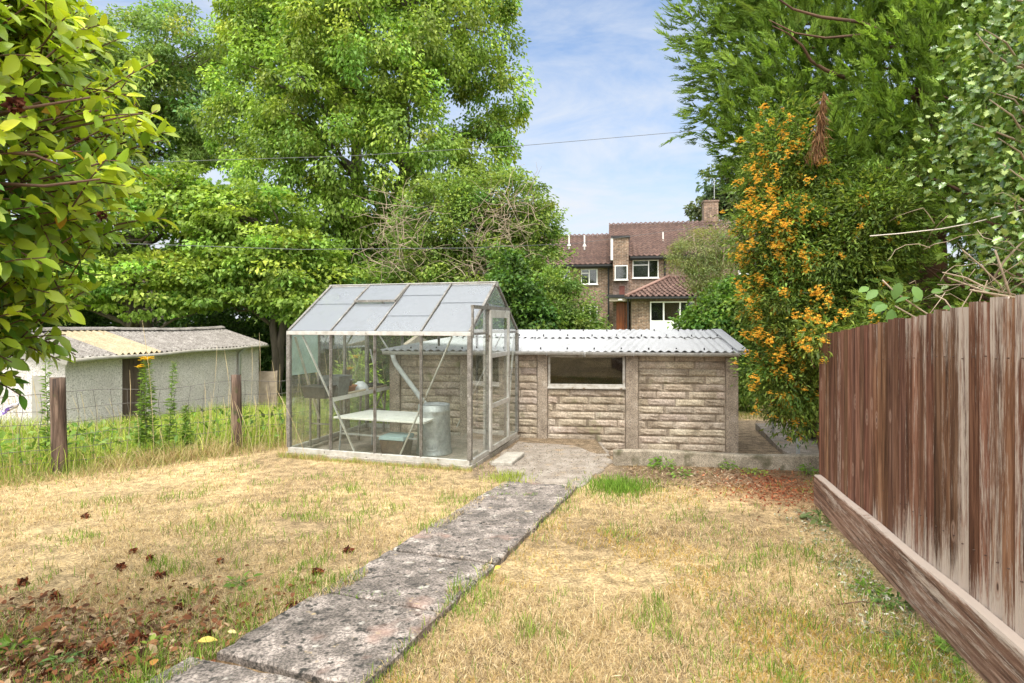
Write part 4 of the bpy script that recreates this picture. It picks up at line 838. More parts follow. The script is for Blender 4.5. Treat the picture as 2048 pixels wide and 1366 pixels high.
sW0, sW1 = hs(1300, pb), hs(1389, pb); window(sW0, sW1, hz(664, sW0, pb), hz(603, sW0, pb), pb + .05, [.31, .68], None, [M_dark, M_blind, M_dark], fw=.07, panel=.38)
for px, z0, z1, bb in ((1217, ZF, zEl - .2, .15), (1330, zH + .1, zE - .2, -.08), (1256, zP - .1, ZF, pb - .02)):
    s = hs(px, bb); mb = MB(HT); mb.tube([(s, bb, z0), (s, bb, z1)], .05, 8); mb.build('downpipe', M_black, flats)
for px, py in ((1326, 480), (1169, 487), (1138, 486)):
    b_ = 1.6; s = hs(px, b_); z = hz(py, s, b_); mb = MB(HT); mb.tube([(s, b_, z - .4), (s, b_, z + .52)], .045, 8); mb.lathe(HT(s, b_, z - .15) if False else (s, b_, z - .1), [(.13, -.08), (.06, .05)], 8); mb.build('vent_pipe', M_upvc, flats)
bC = rb + .3; sC0, sC1 = hs(1406, bC), hs(1435, bC); zC0, zC1 = hz(450, sC0, bC), hz(406, sC0, bC)
hbox('chimney', sC0, sC1, bC - .35, bC + .5, zC0 - 1.2, zC1, M_brick); hbox('chimney_cap', sC0 - .05, sC1 + .05, bC - .4, bC + .55, zC1 + .002, zC1 + .1, M_brick2)
for k in range(2): u = sC0 + .25 + k * .4; mb = MB(HT); mb.lathe((u, bC, zC1 + .1), [(.11, 0), (.09, .12), (.1, .14), (.09, .14)], 10); mb.build('chimney_pot', M_tile, flats)
mb = MB(HT); sA = sC0 + .72; mb.tube([(sA, bC, zC0), (sA, bC, zC1 + 1.7)], .022, 5); mb.tube([(sA - .9, bC, zC1 + 1.62), (sA + .1, bC, zC1 + 1.66)], .014, 4)
for k in range(9): u = sA - .88 + k * .11; mb.tube([(u, bC - .2, zC1 + 1.62), (u, bC + .2, zC1 + 1.62)], .009, 4)
mb.build('television_aerial', M_galv, flats)
# ------------------------------------------------------------------ trees and shrubs
random.seed(11)
M_bark = noise_mat('bark', [(.25, (.05, .04, .03)), (.6, (.13, .105, .08)), (.8, (.22, .19, .15))], 1.0, .95, .9, .03, detail=8, stretch=(9, 9, 1.4))
M_twig = noise_mat('pale_twig', [(.3, (.20, .15, .10)), (.7, (.42, .34, .25))], 6, .9, .3)
M_redbark = noise_mat('red_brown_bark', [(.3, (.06, .032, .02)), (.7, (.17, .095, .06))], 5, .9, .5)
M_greybark = noise_mat('grey_bark', [(.3, (.07, .058, .045)), (.7, (.19, .165, .135))], 1.0, .95, .8, .02, detail=8, stretch=(7, 7, 1.2))
M_leaf = leaf_mat('leaf', .5, .46, .35); M_gloss = leaf_mat('glossy_leaf', .24, .25, .75, (1, 1, .4)); M_fern = leaf_mat('conifer_scale', .6, .42, .25)

def clumps(blobs, n, shell=2.0, seed=None):
    b = np.array(blobs, dtype=float); vol = b[:, 3] * b[:, 4] * b[:, 5]; k = rng.choice(len(b), n, p=vol ** .8 / np.sum(vol ** .8))
    d = nrm(rng.standard_normal((n, 3))); r = rng.random(n) ** (1 / (3.0 * shell)) * rng.uniform(.86, 1.08, n)
    return b[k, :3] + d * r[:, None] * b[k, 3:6], d, k
def foliage(blobs, ncl, per, size, cols, cr=(.5, .9), flat=.55, droop=.35, asp=.5, shell=1.6, dv=.2, mat=None, up_bias=1.0, cdv=.16, big=False, zmin=None):
    C, D, K = clumps(blobs, ncl, shell)
    rc = rng.uniform(cr[0], cr[1], ncl); m = ncl * per; ci = np.repeat(np.arange(ncl), per)
    q = nrm(rng.standard_normal((m, 3))) * (rng.random(m) ** .5)[:, None]; q[:, 2] *= flat
    pos = C[ci] + q * rc[ci][:, None]
    out = nrm(q + D[ci] * .5 + 1e-6); ax = out + rng.standard_normal((m, 3)) * .5; ax[:, 2] -= droop; ax = nrm(ax)
    up = rng.standard_normal((m, 3)) * .55 + out * .35 + np.array([0, 0, up_bias])
    ln = size * rng.uniform(.65, 1.35, m); wd = ln * asp * rng.uniform(.8, 1.2, m)
    col = vary(cols, m, dv); cl = np.clip(1 + cdv * rng.standard_normal((ncl, 1)), .6, 1.5); hue = 1 + .10 * rng.standard_normal((ncl, 1)) * np.array([[1, 0, -.6]])
    col = np.clip(col * (cl * hue)[ci], .004, .9)
    if zmin is not None: kp = pos[:, 2] > zmin; pos, ax, up, ln, wd, col = pos[kp], ax[kp], up[kp], ln[kp], wd[kp], col[kp]
    V, F, kk = (leaves10 if big else leaves4)(pos, ax, up, ln, wd); return V, F, np.repeat(col, kk, axis=0), C
def curve(a, b, sag, n=6, jit=.06):
    a = Vector(a); b = Vector(b); l = (b - a).length; out = []
    for k in range(n + 1):
        t = k / n; p = a.lerp(b, t); p.z += sag * l * 4 * t * (1 - t) * .5
        if 0 < k < n: p += Vector((random.gauss(0, jit), random.gauss(0, jit), random.gauss(0, jit))) * l * .25
        out.append(p)
    return out
def tree(name, label, cat, base, blobs, ncl, per, size, cols, trunk=(.25, 5), stems=1, limbs=30, group=None, bark=None, lean=.1, lr=(.06, .012), **kw):
    o = thing(name, label, cat, base, group); V, F, t, C = foliage(blobs, ncl, per, size, cols, **kw)
    npmesh('crown', V, F, kw.get('mat') or M_leaf, o, tint=t)
    mb = MB(); b = Vector(base); r, h = trunk; tops = []
    cen = Vector(tuple(np.mean(np.array(blobs)[:, :3], axis=0)))
    for k in range(stems):
        off = Vector((random.uniform(-1, 1), random.uniform(-1, 1), 0)) * r * (stems - 1) * 1.1; tip = Vector((b.x + (cen.x - b.x) * .7, b.y + (cen.y - b.y) * .7, b.z + h)) + Vector((random.uniform(-lean, lean), random.uniform(-lean, lean), 0)) * h * (1 if stems == 1 else 1.8)
        p = curve(b + off + Vector((0, 0, -.3)), tip, 0, 8, .05); mb.tube(p, [r * (1.25 if i == 0 else 1) * (1 - .72 * i / 8) for i in range(9)], 9); tops += p[3:]
    mb.build('trunk', bark or M_bark, o, True)
    if limbs:
        mb = MB(); sel = rng.choice(len(C), min(limbs, len(C)), replace=False)
        for i in sel:
            c = Vector(C[i]); a = min(tops, key=lambda q: (q - c).length + abs(q.z - c.z + (c - q).xy.length * .5) * .6)
            p = curve(a, a.lerp(c, .96), .12, 6, .12); mb.tube(p, [lr[0] + (lr[1] - lr[0]) * k / 6 for k in range(7)], 5)
        mb.build('limb', bark or M_bark, o, True)
    return o
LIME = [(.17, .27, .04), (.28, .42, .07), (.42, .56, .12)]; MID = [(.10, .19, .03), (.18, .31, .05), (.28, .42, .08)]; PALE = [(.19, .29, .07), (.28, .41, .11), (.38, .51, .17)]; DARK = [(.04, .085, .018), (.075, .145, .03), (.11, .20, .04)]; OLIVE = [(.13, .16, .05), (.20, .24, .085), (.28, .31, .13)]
GT_ = 'trees standing beyond the garages'
def zg(x, y): return float(gz(x, y))
def bl(px, py, Y, rx, ry, rz=None):  # blob centred at photo pixel at depth Y; radii in photo pixels
    p = P(px, py, Y); s = Y / 1180; return (p.x, p.y, p.z, rx * s, (rz or (rx + ry) / 2) * s, ry * s)
# big two-stemmed tree
Y = 22.0
tree('broadleaf_tree', 'tallest bright green broadleaf tree with drooping boughs behind the greenhouse', 'tree', (-6.3, Y + 1.2, -.5),
     [bl(600, 210, Y - 2.6, 90, 110), bl(740, 110, Y - 2.8, 100, 120), bl(640, 60, Y - 2.4, 90, 90), bl(600, 160, Y, 120, 150), bl(780, 60, Y - 1, 190, 170), bl(930, 60, Y, 110, 130), bl(1000, 210, Y + .5, 65, 90), bl(820, 250, Y - 2.5, 120, 90), bl(690, 330, Y - 2.5, 120, 95), bl(560, 330, Y - 1, 90, 110), bl(900, 330, Y, 100, 80), bl(700, -130, Y, 260, 150), bl(540, 30, Y + 1, 110, 120), bl(660, 440, Y - 1, 110, 80), bl(760, 430, Y - .5, 90, 80), bl(620, 520, Y - .5, 90, 90), bl(720, 540, Y, 90, 80), bl(960, 300, Y + .5, 70, 70), bl(480, 220, Y + 1, 60, 120)],
     1060, 150, .15, LIME, trunk=(.42, 13), stems=2, limbs=120, cr=(.3, .75), flat=.9, droop=.9, asp=.55, shell=1.15, lean=.12, lr=(.09, .02), bark=M_greybark, group=GT_, dv=.22, cdv=.2)
Y = 28.0
tree('pale_tree', 'tall pale feathery tree with sky showing through behind the maples', 'tree', (-17.0, Y, -.3),
     [bl(240, 150, Y, 120, 110), bl(360, 90, Y, 130, 70), bl(420, 230, Y + 1, 70, 120), bl(300, 300, Y, 140, 70), bl(130, 120, Y, 110, 140), bl(520, 60, Y + 1, 60, 80), bl(40, 220, Y, 90, 160), bl(200, 230, Y - 1, 110, 90), bl(330, 190, Y - 1, 100, 90)],
     520, 140, .19, PALE, trunk=(.4, 13), stems=2, limbs=70, cr=(.45, .9), flat=.6, droop=.5, asp=.5, shell=1.2, group=GT_, cdv=.2)
Y = 18.5
tree('maple_tree', 'low spreading maple with layered pale green boughs above the white garage', 'tree', (-10.6, Y, -.55),
     [bl(250, 470, Y, 150, 120), bl(350, 400, Y - .5, 110, 70), bl(160, 540, Y - .8, 90, 80), bl(300, 570, Y - 1.5, 170, 60), bl(60, 480, Y, 120, 150)],
     400, 95, .135, LIME, trunk=(.2, 4.5), stems=3, limbs=50, cr=(.4, .8), flat=.28, droop=.45, asp=.72, shell=1.5, group=GT_, cdv=.17)
tree('maple_tree', 'bushy maple with layered boughs between white garage and greenhouse roof', 'tree', (-7.4, Y - .4, -.55),
     [bl(500, 460, Y - .4, 120, 110), bl(560, 540, Y - 1, 130, 80), bl(420, 560, Y - 1, 110, 60), bl(620, 590, Y - 1.5, 90, 60), bl(440, 430, Y, 80, 80)],
     370, 95, .135, LIME, trunk=(.18, 4.5), stems=2, limbs=45, cr=(.38, .75), flat=.3, droop=.5, asp=.72, shell=1.5, group=GT_, cdv=.17)
# shrubby tree with bare twigs and ivy
Y = 17.0
o = tree('shrubby_tree', 'mid height bushy tree with bare twigs tangled through it behind the greenhouse ridge', 'tree', (-1.4, Y, -.5),
     [bl(900, 450, Y, 110, 105), bl(1010, 420, Y, 85, 85), bl(1060, 500, Y + .5, 65, 90), bl(840, 540, Y - .5, 90, 70), bl(980, 560, Y - .6, 120, 80), bl(1095, 450, Y + .5, 30, 50), bl(780, 590, Y - .6, 80, 60)],
     520, 110, .105, [(.14, .23, .045), (.24, .35, .075), (.35, .46, .12)], trunk=(.16, 4.3), stems=4, limbs=90, cr=(.25, .6), flat=.5, droop=.25, asp=.55, shell=1.25, group=GT_, cdv=.18, lr=(.03, .008))
mb = MB()
def twigs(mb, c, n, l, r=.007, up=.2, k=5):
    for _ in range(n):
        p = Vector(c[random.randrange(len(c))]) + Vector((random.gauss(0, .25), random.gauss(0, .25), random.gauss(0, .2))); d = Vector((random.gauss(0, 1), random.gauss(0, .7), random.gauss(up, .8))).normalized(); pts = [p]
        for i in range(k): d = (d + Vector((random.gauss(0, .35), random.gauss(0, .35), random.gauss(-.05, .35)))).normalized(); pts.append(pts[-1] + d * l / k)
        mb.tube(pts, [r * (1 - .7 * i / k) for i in range(k + 1)], 4)
pc = [P(x, y, Y - 1.3) for x, y in ((800, 440), (790, 480), (820, 500), (780, 520), (810, 420), (1000, 430), (1020, 460), (990, 480), (960, 440), (1030, 410), (940, 540), (960, 580), (1000, 520))]
twigs(mb, pc, 260, 1.2, .010); mb.build('bare_twig', M_twig, o)
Y = 14.2
tree('ivy_bush', 'dark glossy ivy covered stump bush right behind the greenhouse gable', 'bush', (.1, Y, -.5), [bl(1030, 590, Y, 45, 70), bl(1055, 640, Y - .3, 55, 50), bl(1000, 640, Y, 40, 50), bl(1020, 530, Y + .2, 25, 40)],
     150, 90, .10, [(.045, .10, .02), (.09, .18, .03), (.16, .27, .05)], trunk=(.12, 2.2), limbs=12, cr=(.18, .38), flat=.8, droop=.6, asp=.75, shell=1.5, mat=M_leaf)
tree('garden_bush', 'loose light green bush standing left of the flats door above the grey roof', 'bush', (1.4, Y + .6, -.5), [bl(1130, 620, Y + .6, 55, 45), bl(1090, 650, Y + .3, 60, 35), bl(1170, 645, Y + .6, 30, 25), bl(1110, 570, Y + 1, 40, 40), bl(1150, 655, Y + .2, 45, 25)],
     170, 80, .085, [(.11, .19, .035), (.18, .29, .06), (.26, .38, .09)], trunk=(.05, 2), stems=4, limbs=30, cr=(.2, .42), flat=.6, droop=.3, asp=.5, shell=1.3, lr=(.015, .004))
Y = 15.0
tree('leafy_mound', 'dense fresh green leafy mound right of the grey garage roof', 'bush', (5.2, Y, -.5), [bl(1440, 640, Y, 65, 55), bl(1490, 610, Y, 55, 55), bl(1400, 655, Y - .2, 45, 30), bl(1520, 680, Y - .5, 60, 80), bl(1475, 575, Y + .4, 35, 30), bl(1500, 780, Y - .6, 45, 40)],
     260, 85, .10, [(.08, .17, .025), (.14, .26, .04), (.22, .35, .06)], trunk=(.07, 1.8), stems=3, limbs=12, cr=(.22, .42), flat=.7, droop=.7, asp=.7, shell=2.0)
Y = 25.0
tree('wispy_tree', 'small wispy olive green tree with thin stems in front of the flats', 'tree', (8.6, Y, .1), [bl(1405, 500, Y, 60, 45), bl(1430, 540, Y, 60, 40), bl(1370, 520, Y, 35, 40), bl(1450, 480, Y, 40, 45), bl(1400, 560, Y - .3, 50, 30)],
     200, 80, .10, [(.15, .18, .055), (.22, .26, .09), (.30, .33, .13)], trunk=(.06, 5.2), stems=4, limbs=60, cr=(.3, .65), flat=.55, droop=.6, asp=.32, shell=1.1, lr=(.025, .006), bark=M_twig)
Y = 46.0
tree('grey_green_tree', 'sparse grey green tree rising behind the roof and chimney of the flats', 'tree', (17.0, Y, .9), [bl(1460, 370, Y, 55, 45), bl(1425, 410, Y, 40, 35), bl(1500, 380, Y, 60, 70), bl(1395, 435, Y, 22, 14), bl(1480, 430, Y, 60, 40)],
     130, 75, .34, [(.10, .14, .05), (.16, .2, .08), (.22, .26, .11)], trunk=(.3, 9), limbs=30, cr=(.5, .95), flat=.6, droop=.4, asp=.6, shell=1.1)
# dark understorey hedge bushes beyond the garages
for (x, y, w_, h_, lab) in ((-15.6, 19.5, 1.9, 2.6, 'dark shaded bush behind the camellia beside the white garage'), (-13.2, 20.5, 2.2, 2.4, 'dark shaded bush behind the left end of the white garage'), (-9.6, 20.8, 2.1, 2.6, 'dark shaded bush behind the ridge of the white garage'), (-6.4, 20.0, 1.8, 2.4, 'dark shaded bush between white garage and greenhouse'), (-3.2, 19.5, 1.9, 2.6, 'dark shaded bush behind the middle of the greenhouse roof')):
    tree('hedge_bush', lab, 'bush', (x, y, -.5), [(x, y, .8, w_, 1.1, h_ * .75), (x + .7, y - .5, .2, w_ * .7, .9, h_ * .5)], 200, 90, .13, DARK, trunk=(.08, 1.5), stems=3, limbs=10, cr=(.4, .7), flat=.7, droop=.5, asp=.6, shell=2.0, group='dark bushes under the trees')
# far wood closing the gaps low down
V, F, t, C = foliage([(-34, 44, 3.5, 8, 4, 5), (-20, 46, 3.5, 9, 4, 5.5), (-8, 46, 3.2, 8, 4, 5), (-48, 40, 4, 9, 4, 6), (32, 52, 3, 9, 4, 5), (50, 50, 4, 10, 4, 6)], 1700, 60, .55, DARK + MID, cr=(.8, 1.6), flat=.6, droop=.3, asp=.6, shell=2.2)
tag(npmesh('woodland', V, F, M_leaf, tint=t), 'distant dark belt of trees closing off the view low down', kind='stuff')

# ------------------------------------------------------------------ tall conifer hedge behind the timber fence
def sprays(pos, ax, ln, cols, nb=9, mat=None):
    """feathery flat sprays of scale leaves"""
    n_ = len(pos); a = nrm(ax); r = rng.standard_normal((n_, 3)); s = nrm(np.cross(a, r)); u = np.cross(s, a); Vs = []; Fs = []; off = 0; T = []
    col = vary(cols, n_, .18)
    lean = rng.uniform(.1, .35, n_)[:, None]
    def at(t): return pos + a * (ln[:, None] * t) - np.array([0, 0, 1.0]) * (ln[:, None] * lean * t * t * .5)
    k = 0
    for j in range(nb):
        t = .12 + .86 * j / nb
        for sg in (-1, 1):
            L_ = ln * (.27 * (1 - t) + .08) * rng.uniform(.7, 1.2, n_); d = nrm(a * .9 + s * sg * rng.uniform(.45, .8, n_)[:, None] + u * rng.normal(0, .25, n_)[:, None]); p = at(t)
            V, F, q = leaves4(p, d, u + rng.standard_normal((n_, 3)) * .5, L_, L_ * .30, fold=.15); Vs.append((V, F)); T.append(np.repeat(col * rng.uniform(.85, 1.15, (n_, 1)), 4, axis=0))
    V, F, q = leaves4(pos, a, u, ln * 1.02, ln * .045); Vs.append((V, F)); T.append(np.repeat(col * .8, 4, axis=0))
    V, F = join(Vs); return V, F, np.concatenate(T)
CON = [(.10, .165, .028), (.19, .32, .05), (.34, .49, .09)]
cf = thing('conifer', 'huge overhanging dark green conifer behind the timber fence', 'tree', (5.6, 7.6, -.2), None)
cb = [(6.2, 8.6, 5.4, 3.3, 2.6, 2.6), (5.4, 7.6, 3.6, 2.1, 1.9, 2.4), (5.6, 8.0, 7.6, 3.0, 2.4, 1.9), (4.9, 5.6, 2.7, 1.25, 1.2, 1.6), (4.6, 5.9, 4.0, 1.15, 1.1, 1.3), (6.6, 5.6, 4.2, 1.9, 1.6, 2.4), (5.3, 4.6, 4.9, 1.1, 1.2, 1.4), (4.05, 5.35, 1.95, .75, .8, .75), bl(1475, 120, 8.2, 75, 110, 90), bl(1440, 20, 8.6, 80, 60, 90), bl(1530, 230, 7.6, 70, 70, 60), bl(1600, 120, 7.0, 90, 110, 70), bl(1700, 330, 6.2, 90, 100, 60)]
ncl = 6200; C, D, K = clumps(cb, ncl, 3.2); cb_ = np.array(cb)
per = 5; ci = np.repeat(np.arange(ncl), per); pos = C[ci] + rng.standard_normal((ncl * per, 3)) * .13
fx = np.stack([np.sin(C[:, 2] * 2.3 + C[:, 0] * 1.7), np.cos(C[:, 0] * 2.1 - C[:, 2]), np.sin(C[:, 1] * 2 + C[:, 2] * 2.6)], 1) * .45
ax = (D * .75 + fx)[ci] + rng.standard_normal((ncl * per, 3)) * .17 + np.array([-.12, -.15, .5])
ln = rng.uniform(.14, .32, ncl * per) * np.where(pos[:, 1] < 6.2, .85, 1.15)
V, F, t = sprays(pos, ax, ln, CON, 11); npmesh('crown', V, F, M_fern, cf, tint=t)
mb = MB(); mb.tube(curve((5.6, 8.0, -.3), (5.8, 8.1, 8.5), 0, 8, .02), [.3 * (1 - .08 * k) for k in range(9)], 10); mb.tube(curve((5.2, 5.6, -.2), (5.1, 5.7, 5.2), 0, 8, .02), [.16 * (1 - .08 * k) for k in range(9)], 8); mb.build('trunk', M_redbark, cf, True)
mb = MB()
for i in rng.choice(ncl, 160, replace=False):
    c = Vector(C[i]); a = Vector((5.6 if c.y > 6.6 else 5.15, 8.0 if c.y > 6.6 else 5.65, max(.5, c.z - .6))); mb.tube(curve(a, a.lerp(c, .95), -.05, 6, .1), [.035 - .005 * k for k in range(7)], 5)
Yb = 6.15
for pts in (((1500, -60), (1545, -10), (1585, 18), (1640, 34), (1720, 44), (1800, 80)), ((1545, 52), (1575, 66), (1605, 92), (1622, 122), (1650, 140), (1700, 160)), ((1538, 40), (1590, 66), (1650, 76), (1720, 70))):
    mb.tube([P(x, y, Yb + .1 * k) for k, (x, y) in enumerate(pts)], [.005, .008, .012, .016, .020, .024][:len(pts)], 7)
mb.build('limb', M_redbark, cf, True)
# hanging dead frond
n_ = 650; tt = rng.random(n_) ** .8; p0 = np.array(P(1648, 180, 5.75)); p1 = np.array(P(1634, 312, 5.75)); wdt = .004 + .05 * tt ** 1.5
pos = p0 + (p1 - p0) * tt[:, None] + np.stack([rng.normal(0, 1, n_) * wdt, rng.normal(0, 1, n_) * wdt * .6, np.zeros(n_)], 1); ax = np.array([0, 0, -1.0]) + rng.standard_normal((n_, 3)) * .3
V, F, k = leaves4(pos, ax, rng.standard_normal((n_, 3)), rng.uniform(.06, .16, n_), rng.uniform(.002, .005, n_)); npmesh('dead_frond', V, F, M_fern, cf, tint=np.repeat(vary([(.16, .085, .04), (.30, .155, .07), (.38, .22, .11)], n_), k, axis=0))

# ------------------------------------------------------------------ holly on the far right
def holly_leaf(pos, ax, up, ln, wd):
    a, s, n_ = frame_of(ax, up); ln = ln[:, None]; wd = wd[:, None]; pts = [pos]
    prof = [(.12, .25), (.2, .62), (.3, .34), (.42, .74), (.54, .38), (.66, .62), (.78, .26)]
    for u, q in prof: pts.append(pos + a * ln * u + s * wd * q * .9 + n_ * wd * (.30 if q > .5 else .08))
    pts.append(pos + a * ln)
    for u, q in prof[::-1]: pts.append(pos + a * ln * u - s * wd * q * .9 + n_ * wd * (.30 if q > .5 else .08))
    c1 = pos + a * ln * .3; c2 = pos + a * ln * .62; pts += [c1, c2]
    V = np.stack(pts, 1).reshape(-1, 3); m_ = 18; i = np.arange(len(pos))[:, None] * m_; T3 = []
    for k in range(16): j = (k + 1) % 16; T3.append((k, j, 16 if k in (0, 1, 2, 13, 14, 15) else 17))
    T3 += [(3, 16, 17)[::-1], (13, 16, 17)]
    return V, [np.concatenate([np.concatenate([i + k for k in t_], 1) for t_ in T3])], m_
ho = thing('holly', 'glossy spiny leaved holly at the right end of the timber fence', 'tree', (4.3, 4.4, .1))
hb = [(4.15, 4.15, 3.1, 1.15, .85, .95), (3.75, 4.0, 2.35, .6, .5, .55), (4.3, 4.0, 3.9, 1.15, .85, .8), (3.5, 3.75, 2.05, .35, .35, .35)]
C, D, K = clumps(hb, 700, 2.6); per = 11; ci = np.repeat(np.arange(700), per); m_ = 700 * per; q = rng.standard_normal((m_, 3)) * .11; pos = C[ci] + q
ax = nrm(q) + D[ci] * .4 + rng.standard_normal((m_, 3)) * .4 - np.array([0, 0, .25]); up = D[ci] * .6 + rng.standard_normal((m_, 3)) * .75 + np.array([-.1, -.2, .7]); ln = rng.uniform(.040, .070, m_)
V, F, k = holly_leaf(pos, ax, up, ln, ln * .58); npmesh('crown', V, F, M_gloss, ho, tint=np.repeat(vary([(.04, .09, .02), (.09, .18, .035), (.19, .30, .07), (.38, .48, .15)], m_), k, axis=0))
mb = MB(); mb.tube(curve((4.3, 4.4, -.1), (4.2, 4.3, 4.0), 0, 8, .03), [.09 - .008 * k for k in range(9)], 8)
for i in rng.choice(700, 90, replace=False): c = Vector(C[i]); a = Vector((4.25, 4.35, max(.6, c.z - .4))); mb.tube(curve(a, c, 0, 5, .1), [.018 - .003 * k for k in range(6)], 5)
mb.build('trunk', M_twig, ho, True)

# ------------------------------------------------------------------ orange flowering shrub at the fence end
sh = thing('flowering_shrub', 'tall evergreen shrub covered in orange flowers hanging over the end of the fence', 'shrub', (3.5, 6.5, -.2))
Y = 6.3
sb = [bl(1700, 668, 5.15, 75, 32, 40), bl(1790, 640, 4.9, 60, 30, 40), bl(1650, 668, 5.02, 45, 42, 25), bl(1690, 650, 4.75, 30, 22, 20), bl(1760, 450, Y - .7, 80, 110, 60), bl(1560, 330, Y + .1, 65, 110, 80), bl(1555, 470, Y - .1, 75, 100, 90), bl(1580, 600, Y - .1, 95, 110, 100), bl(1590, 740, Y, 85, 90, 90), bl(1690, 500, Y - .5, 110, 100, 70), bl(1700, 620, Y - .45, 90, 60, 60), bl(1640, 380, Y, 80, 70, 80), bl(1600, 820, Y + .1, 55, 45, 50), bl(1650, 690, Y - .2, 60, 60, 60)]
V, F, t, C = foliage(sb, 980, 75, .054, [(.08, .13, .026), (.15, .24, .04), (.27, .37, .075)], cr=(.10, .28), flat=.9, droop=.25, asp=.33, shell=1.8, dv=.25, cdv=.22); npmesh('crown', V, F, M_leaf, sh, tint=t)
mb = MB()
for k in range(7): mb.tube(curve((3.55 + .06 * k, 6.5 + random.uniform(-.1, .1), -.3), P(1540 + 25 * k, 380 + random.uniform(-80, 150), Y + .1), .05, 7, .05), [.03 - .003 * j for j in range(8)], 6)
for i in rng.choice(len(C), 120, replace=False): c = Vector(C[i]); a = Vector((3.5 + (c.x - 3.2) * .3, 6.45, max(.3, c.z - .35))); mb.tube(curve(a, c, 0, 5, .1), [.010 - .0015 * j for j in range(6)], 4)
mb.build('stems', M_redbark, sh, True)
M_flower = leaf_mat('orange_flower', .6, .3, .2, (1, .9, .6))
def flower_mesh(seed):
    r = np.random.default_rng(seed); n_ = 16; c = r.normal(0, 1, (n_, 3)) * np.array([.024, .024, .032]); parts = []; T = []
    for j in range(5):
        ang = j * 1.2566; d = np.stack([np.cos(ang) * np.ones(n_), np.sin(ang) * np.ones(n_), np.full(n_, .5)], 1) + r.normal(0, .25, (n_, 3)); V, F, k = leaves4(c, d, r.normal(0, 1, (n_, 3)), np.full(n_, .019), np.full(n_, .015)); parts.append((V, F)); T.append(np.repeat(np.where((np.arange(n_) % 4 == 0)[:, None], np.array([[.88, .66, .09]]), np.array([[.86, .48, .06]])) * r.uniform(.75, 1.1, (n_, 1)), k, axis=0))
    V, F = join(parts); return V, F, np.concatenate(T)
front = C[(C[:, 1] < Y + .25)]
wgt = np.clip(1.6 - (front[:, 0] - 2.3) * 1.7, .06, 2); fsel = rng.choice(len(front), 560, replace=True, p=wgt / wgt.sum())
vis = sorted(fsel, key=lambda i: front[i, 1]); fm = []
dirs = nrm(np.stack([rng.normal(-.45, .4, len(vis)), rng.normal(-.8, .3, len(vis)), rng.normal(.2, .5, len(vis))], 1))
fpos = front[vis] + dirs * rng.uniform(.10, .24, (len(vis), 1)) + rng.normal(0, .07, (len(vis), 3))
for j in range(100):
    if j < 4:
        V, F, t = flower_mesh(j); o = npmesh('flower_cluster', V, F, M_flower, sh, tint=t); fm.append(o)
    else: o = fm[j % 4].copy(); COL.objects.link(o); o.parent = sh
    o.location = Vector(fpos[j]) - WL[sh] if j >= 0 else o.location
    o.rotation_euler = (random.uniform(-.6, .6), random.uniform(-.6, .6), random.uniform(0, 6)); s = random.uniform(.45, 1.1); o.scale = (s, s, s)
for o in fm:   # the prototypes were built around the world origin
    for v in o.data.vertices: v.co += WL[sh]
parts = []; T = []
for j in range(100, len(vis)):
    V, F, t = flower_mesh(10 + j % 9); parts.append((V * rng.uniform(.4, .95) + fpos[j], F)); T.append(t)
V, F = join(parts); tag(npmesh('flower_cluster', V, F, M_flower, sh, tint=np.concatenate(T)), kind='stuff')

# big-leaved sprig and dead wood over the fence
sp = thing('leafy_sprig', 'broad leaved green sprig poking over the top of the timber fence', 'plant', P(1790, 640, 4.3))
pos = []; ax = []; ln = []; mb = MB()
for pts, lv in (((1900, 650), (1850, 625), (1790, 585), (1765, 560)), [(1755, 580, -.9, -.6), (1738, 575, -1, -.3), (1800, 565, -.3, -.9), (1826, 572, .3, -.9), (1840, 590, -.6, -.4), (1862, 585, .9, .2), (1775, 610, -.9, -.4), (1783, 618, -.2, -1)]), (((1900, 655), (1840, 640), (1790, 612)), [(1770, 607, -1, -.2), (1790, 605, .4, .3), (1868, 622, .4, -.8), (1885, 618, .8, .2)]):
    pp = [P(x, y, 4.25) for x, y in pts]; mb.tube(pp, [.006] * len(pp), 5)
    for x, y, dx, dz in lv: pos.append(P(x, y, 4.2 + random.uniform(-.05, .05))); ax.append((dx, random.uniform(-.5, .1), dz)); ln.append(random.uniform(.085, .13))
pos = np.array([tuple(p) for p in pos]); ax = np.array(ax); ln = np.array(ln); up = np.array([[-.2, -.9, .7]] * len(pos)) + rng.standard_normal((len(pos), 3)) * .25
V, F, k = leaves10(pos, ax, up, ln, ln * .58, .15, .1); npmesh('leaves', V, F, M_leaf, sp, tint=np.repeat(vary([(.12, .24, .06), (.17, .31, .08)], len(pos), .1), k, axis=0), smooth=True); mb.build('stem', M_twig, sp, True)
dw = thing('dead_branch', 'bundle of bare dead branches lying over the fence below the holly', 'branch', P(1960, 590, 3.7)); mb = MB()
for pts, r in (((1885, 545, 1930, 555, 1970, 575, 2030, 590), .008), ((1895, 555, 1950, 575, 2010, 600), .007), ((1940, 580, 2000, 590, 2060, 600), .010), ((1990, 500, 2010, 560, 2030, 620), .011), ((1925, 500, 1960, 530, 2000, 570, 2020, 610), .007), ((1920, 620, 1945, 580, 1965, 570), .005), ((2048, 480, 2010, 520, 1985, 560), .009), ((1975, 560, 1960, 600, 1950, 630), .005), ((1850, 640, 1880, 600, 1890, 585), .003), ((1905, 620, 1890, 600, 1870, 590), .007)):
    q = [P(pts[i], pts[i + 1], 3.75 + .05 * i * .3) for i in range(0, len(pts), 2)]; mb = MB(); mb.tube(q, [r * (.6 + .4 * i / len(q)) for i in range(len(q))], 6); mb.build('branch', M_twig, dw, True)
mb = MB(); twigs(mb, [P(x, y, 3.8) for x, y in ((1960, 560), (2000, 540), (2020, 590), (1940, 600))], 26, .35, .003); mb.build('twigs', M_twig, dw, True)

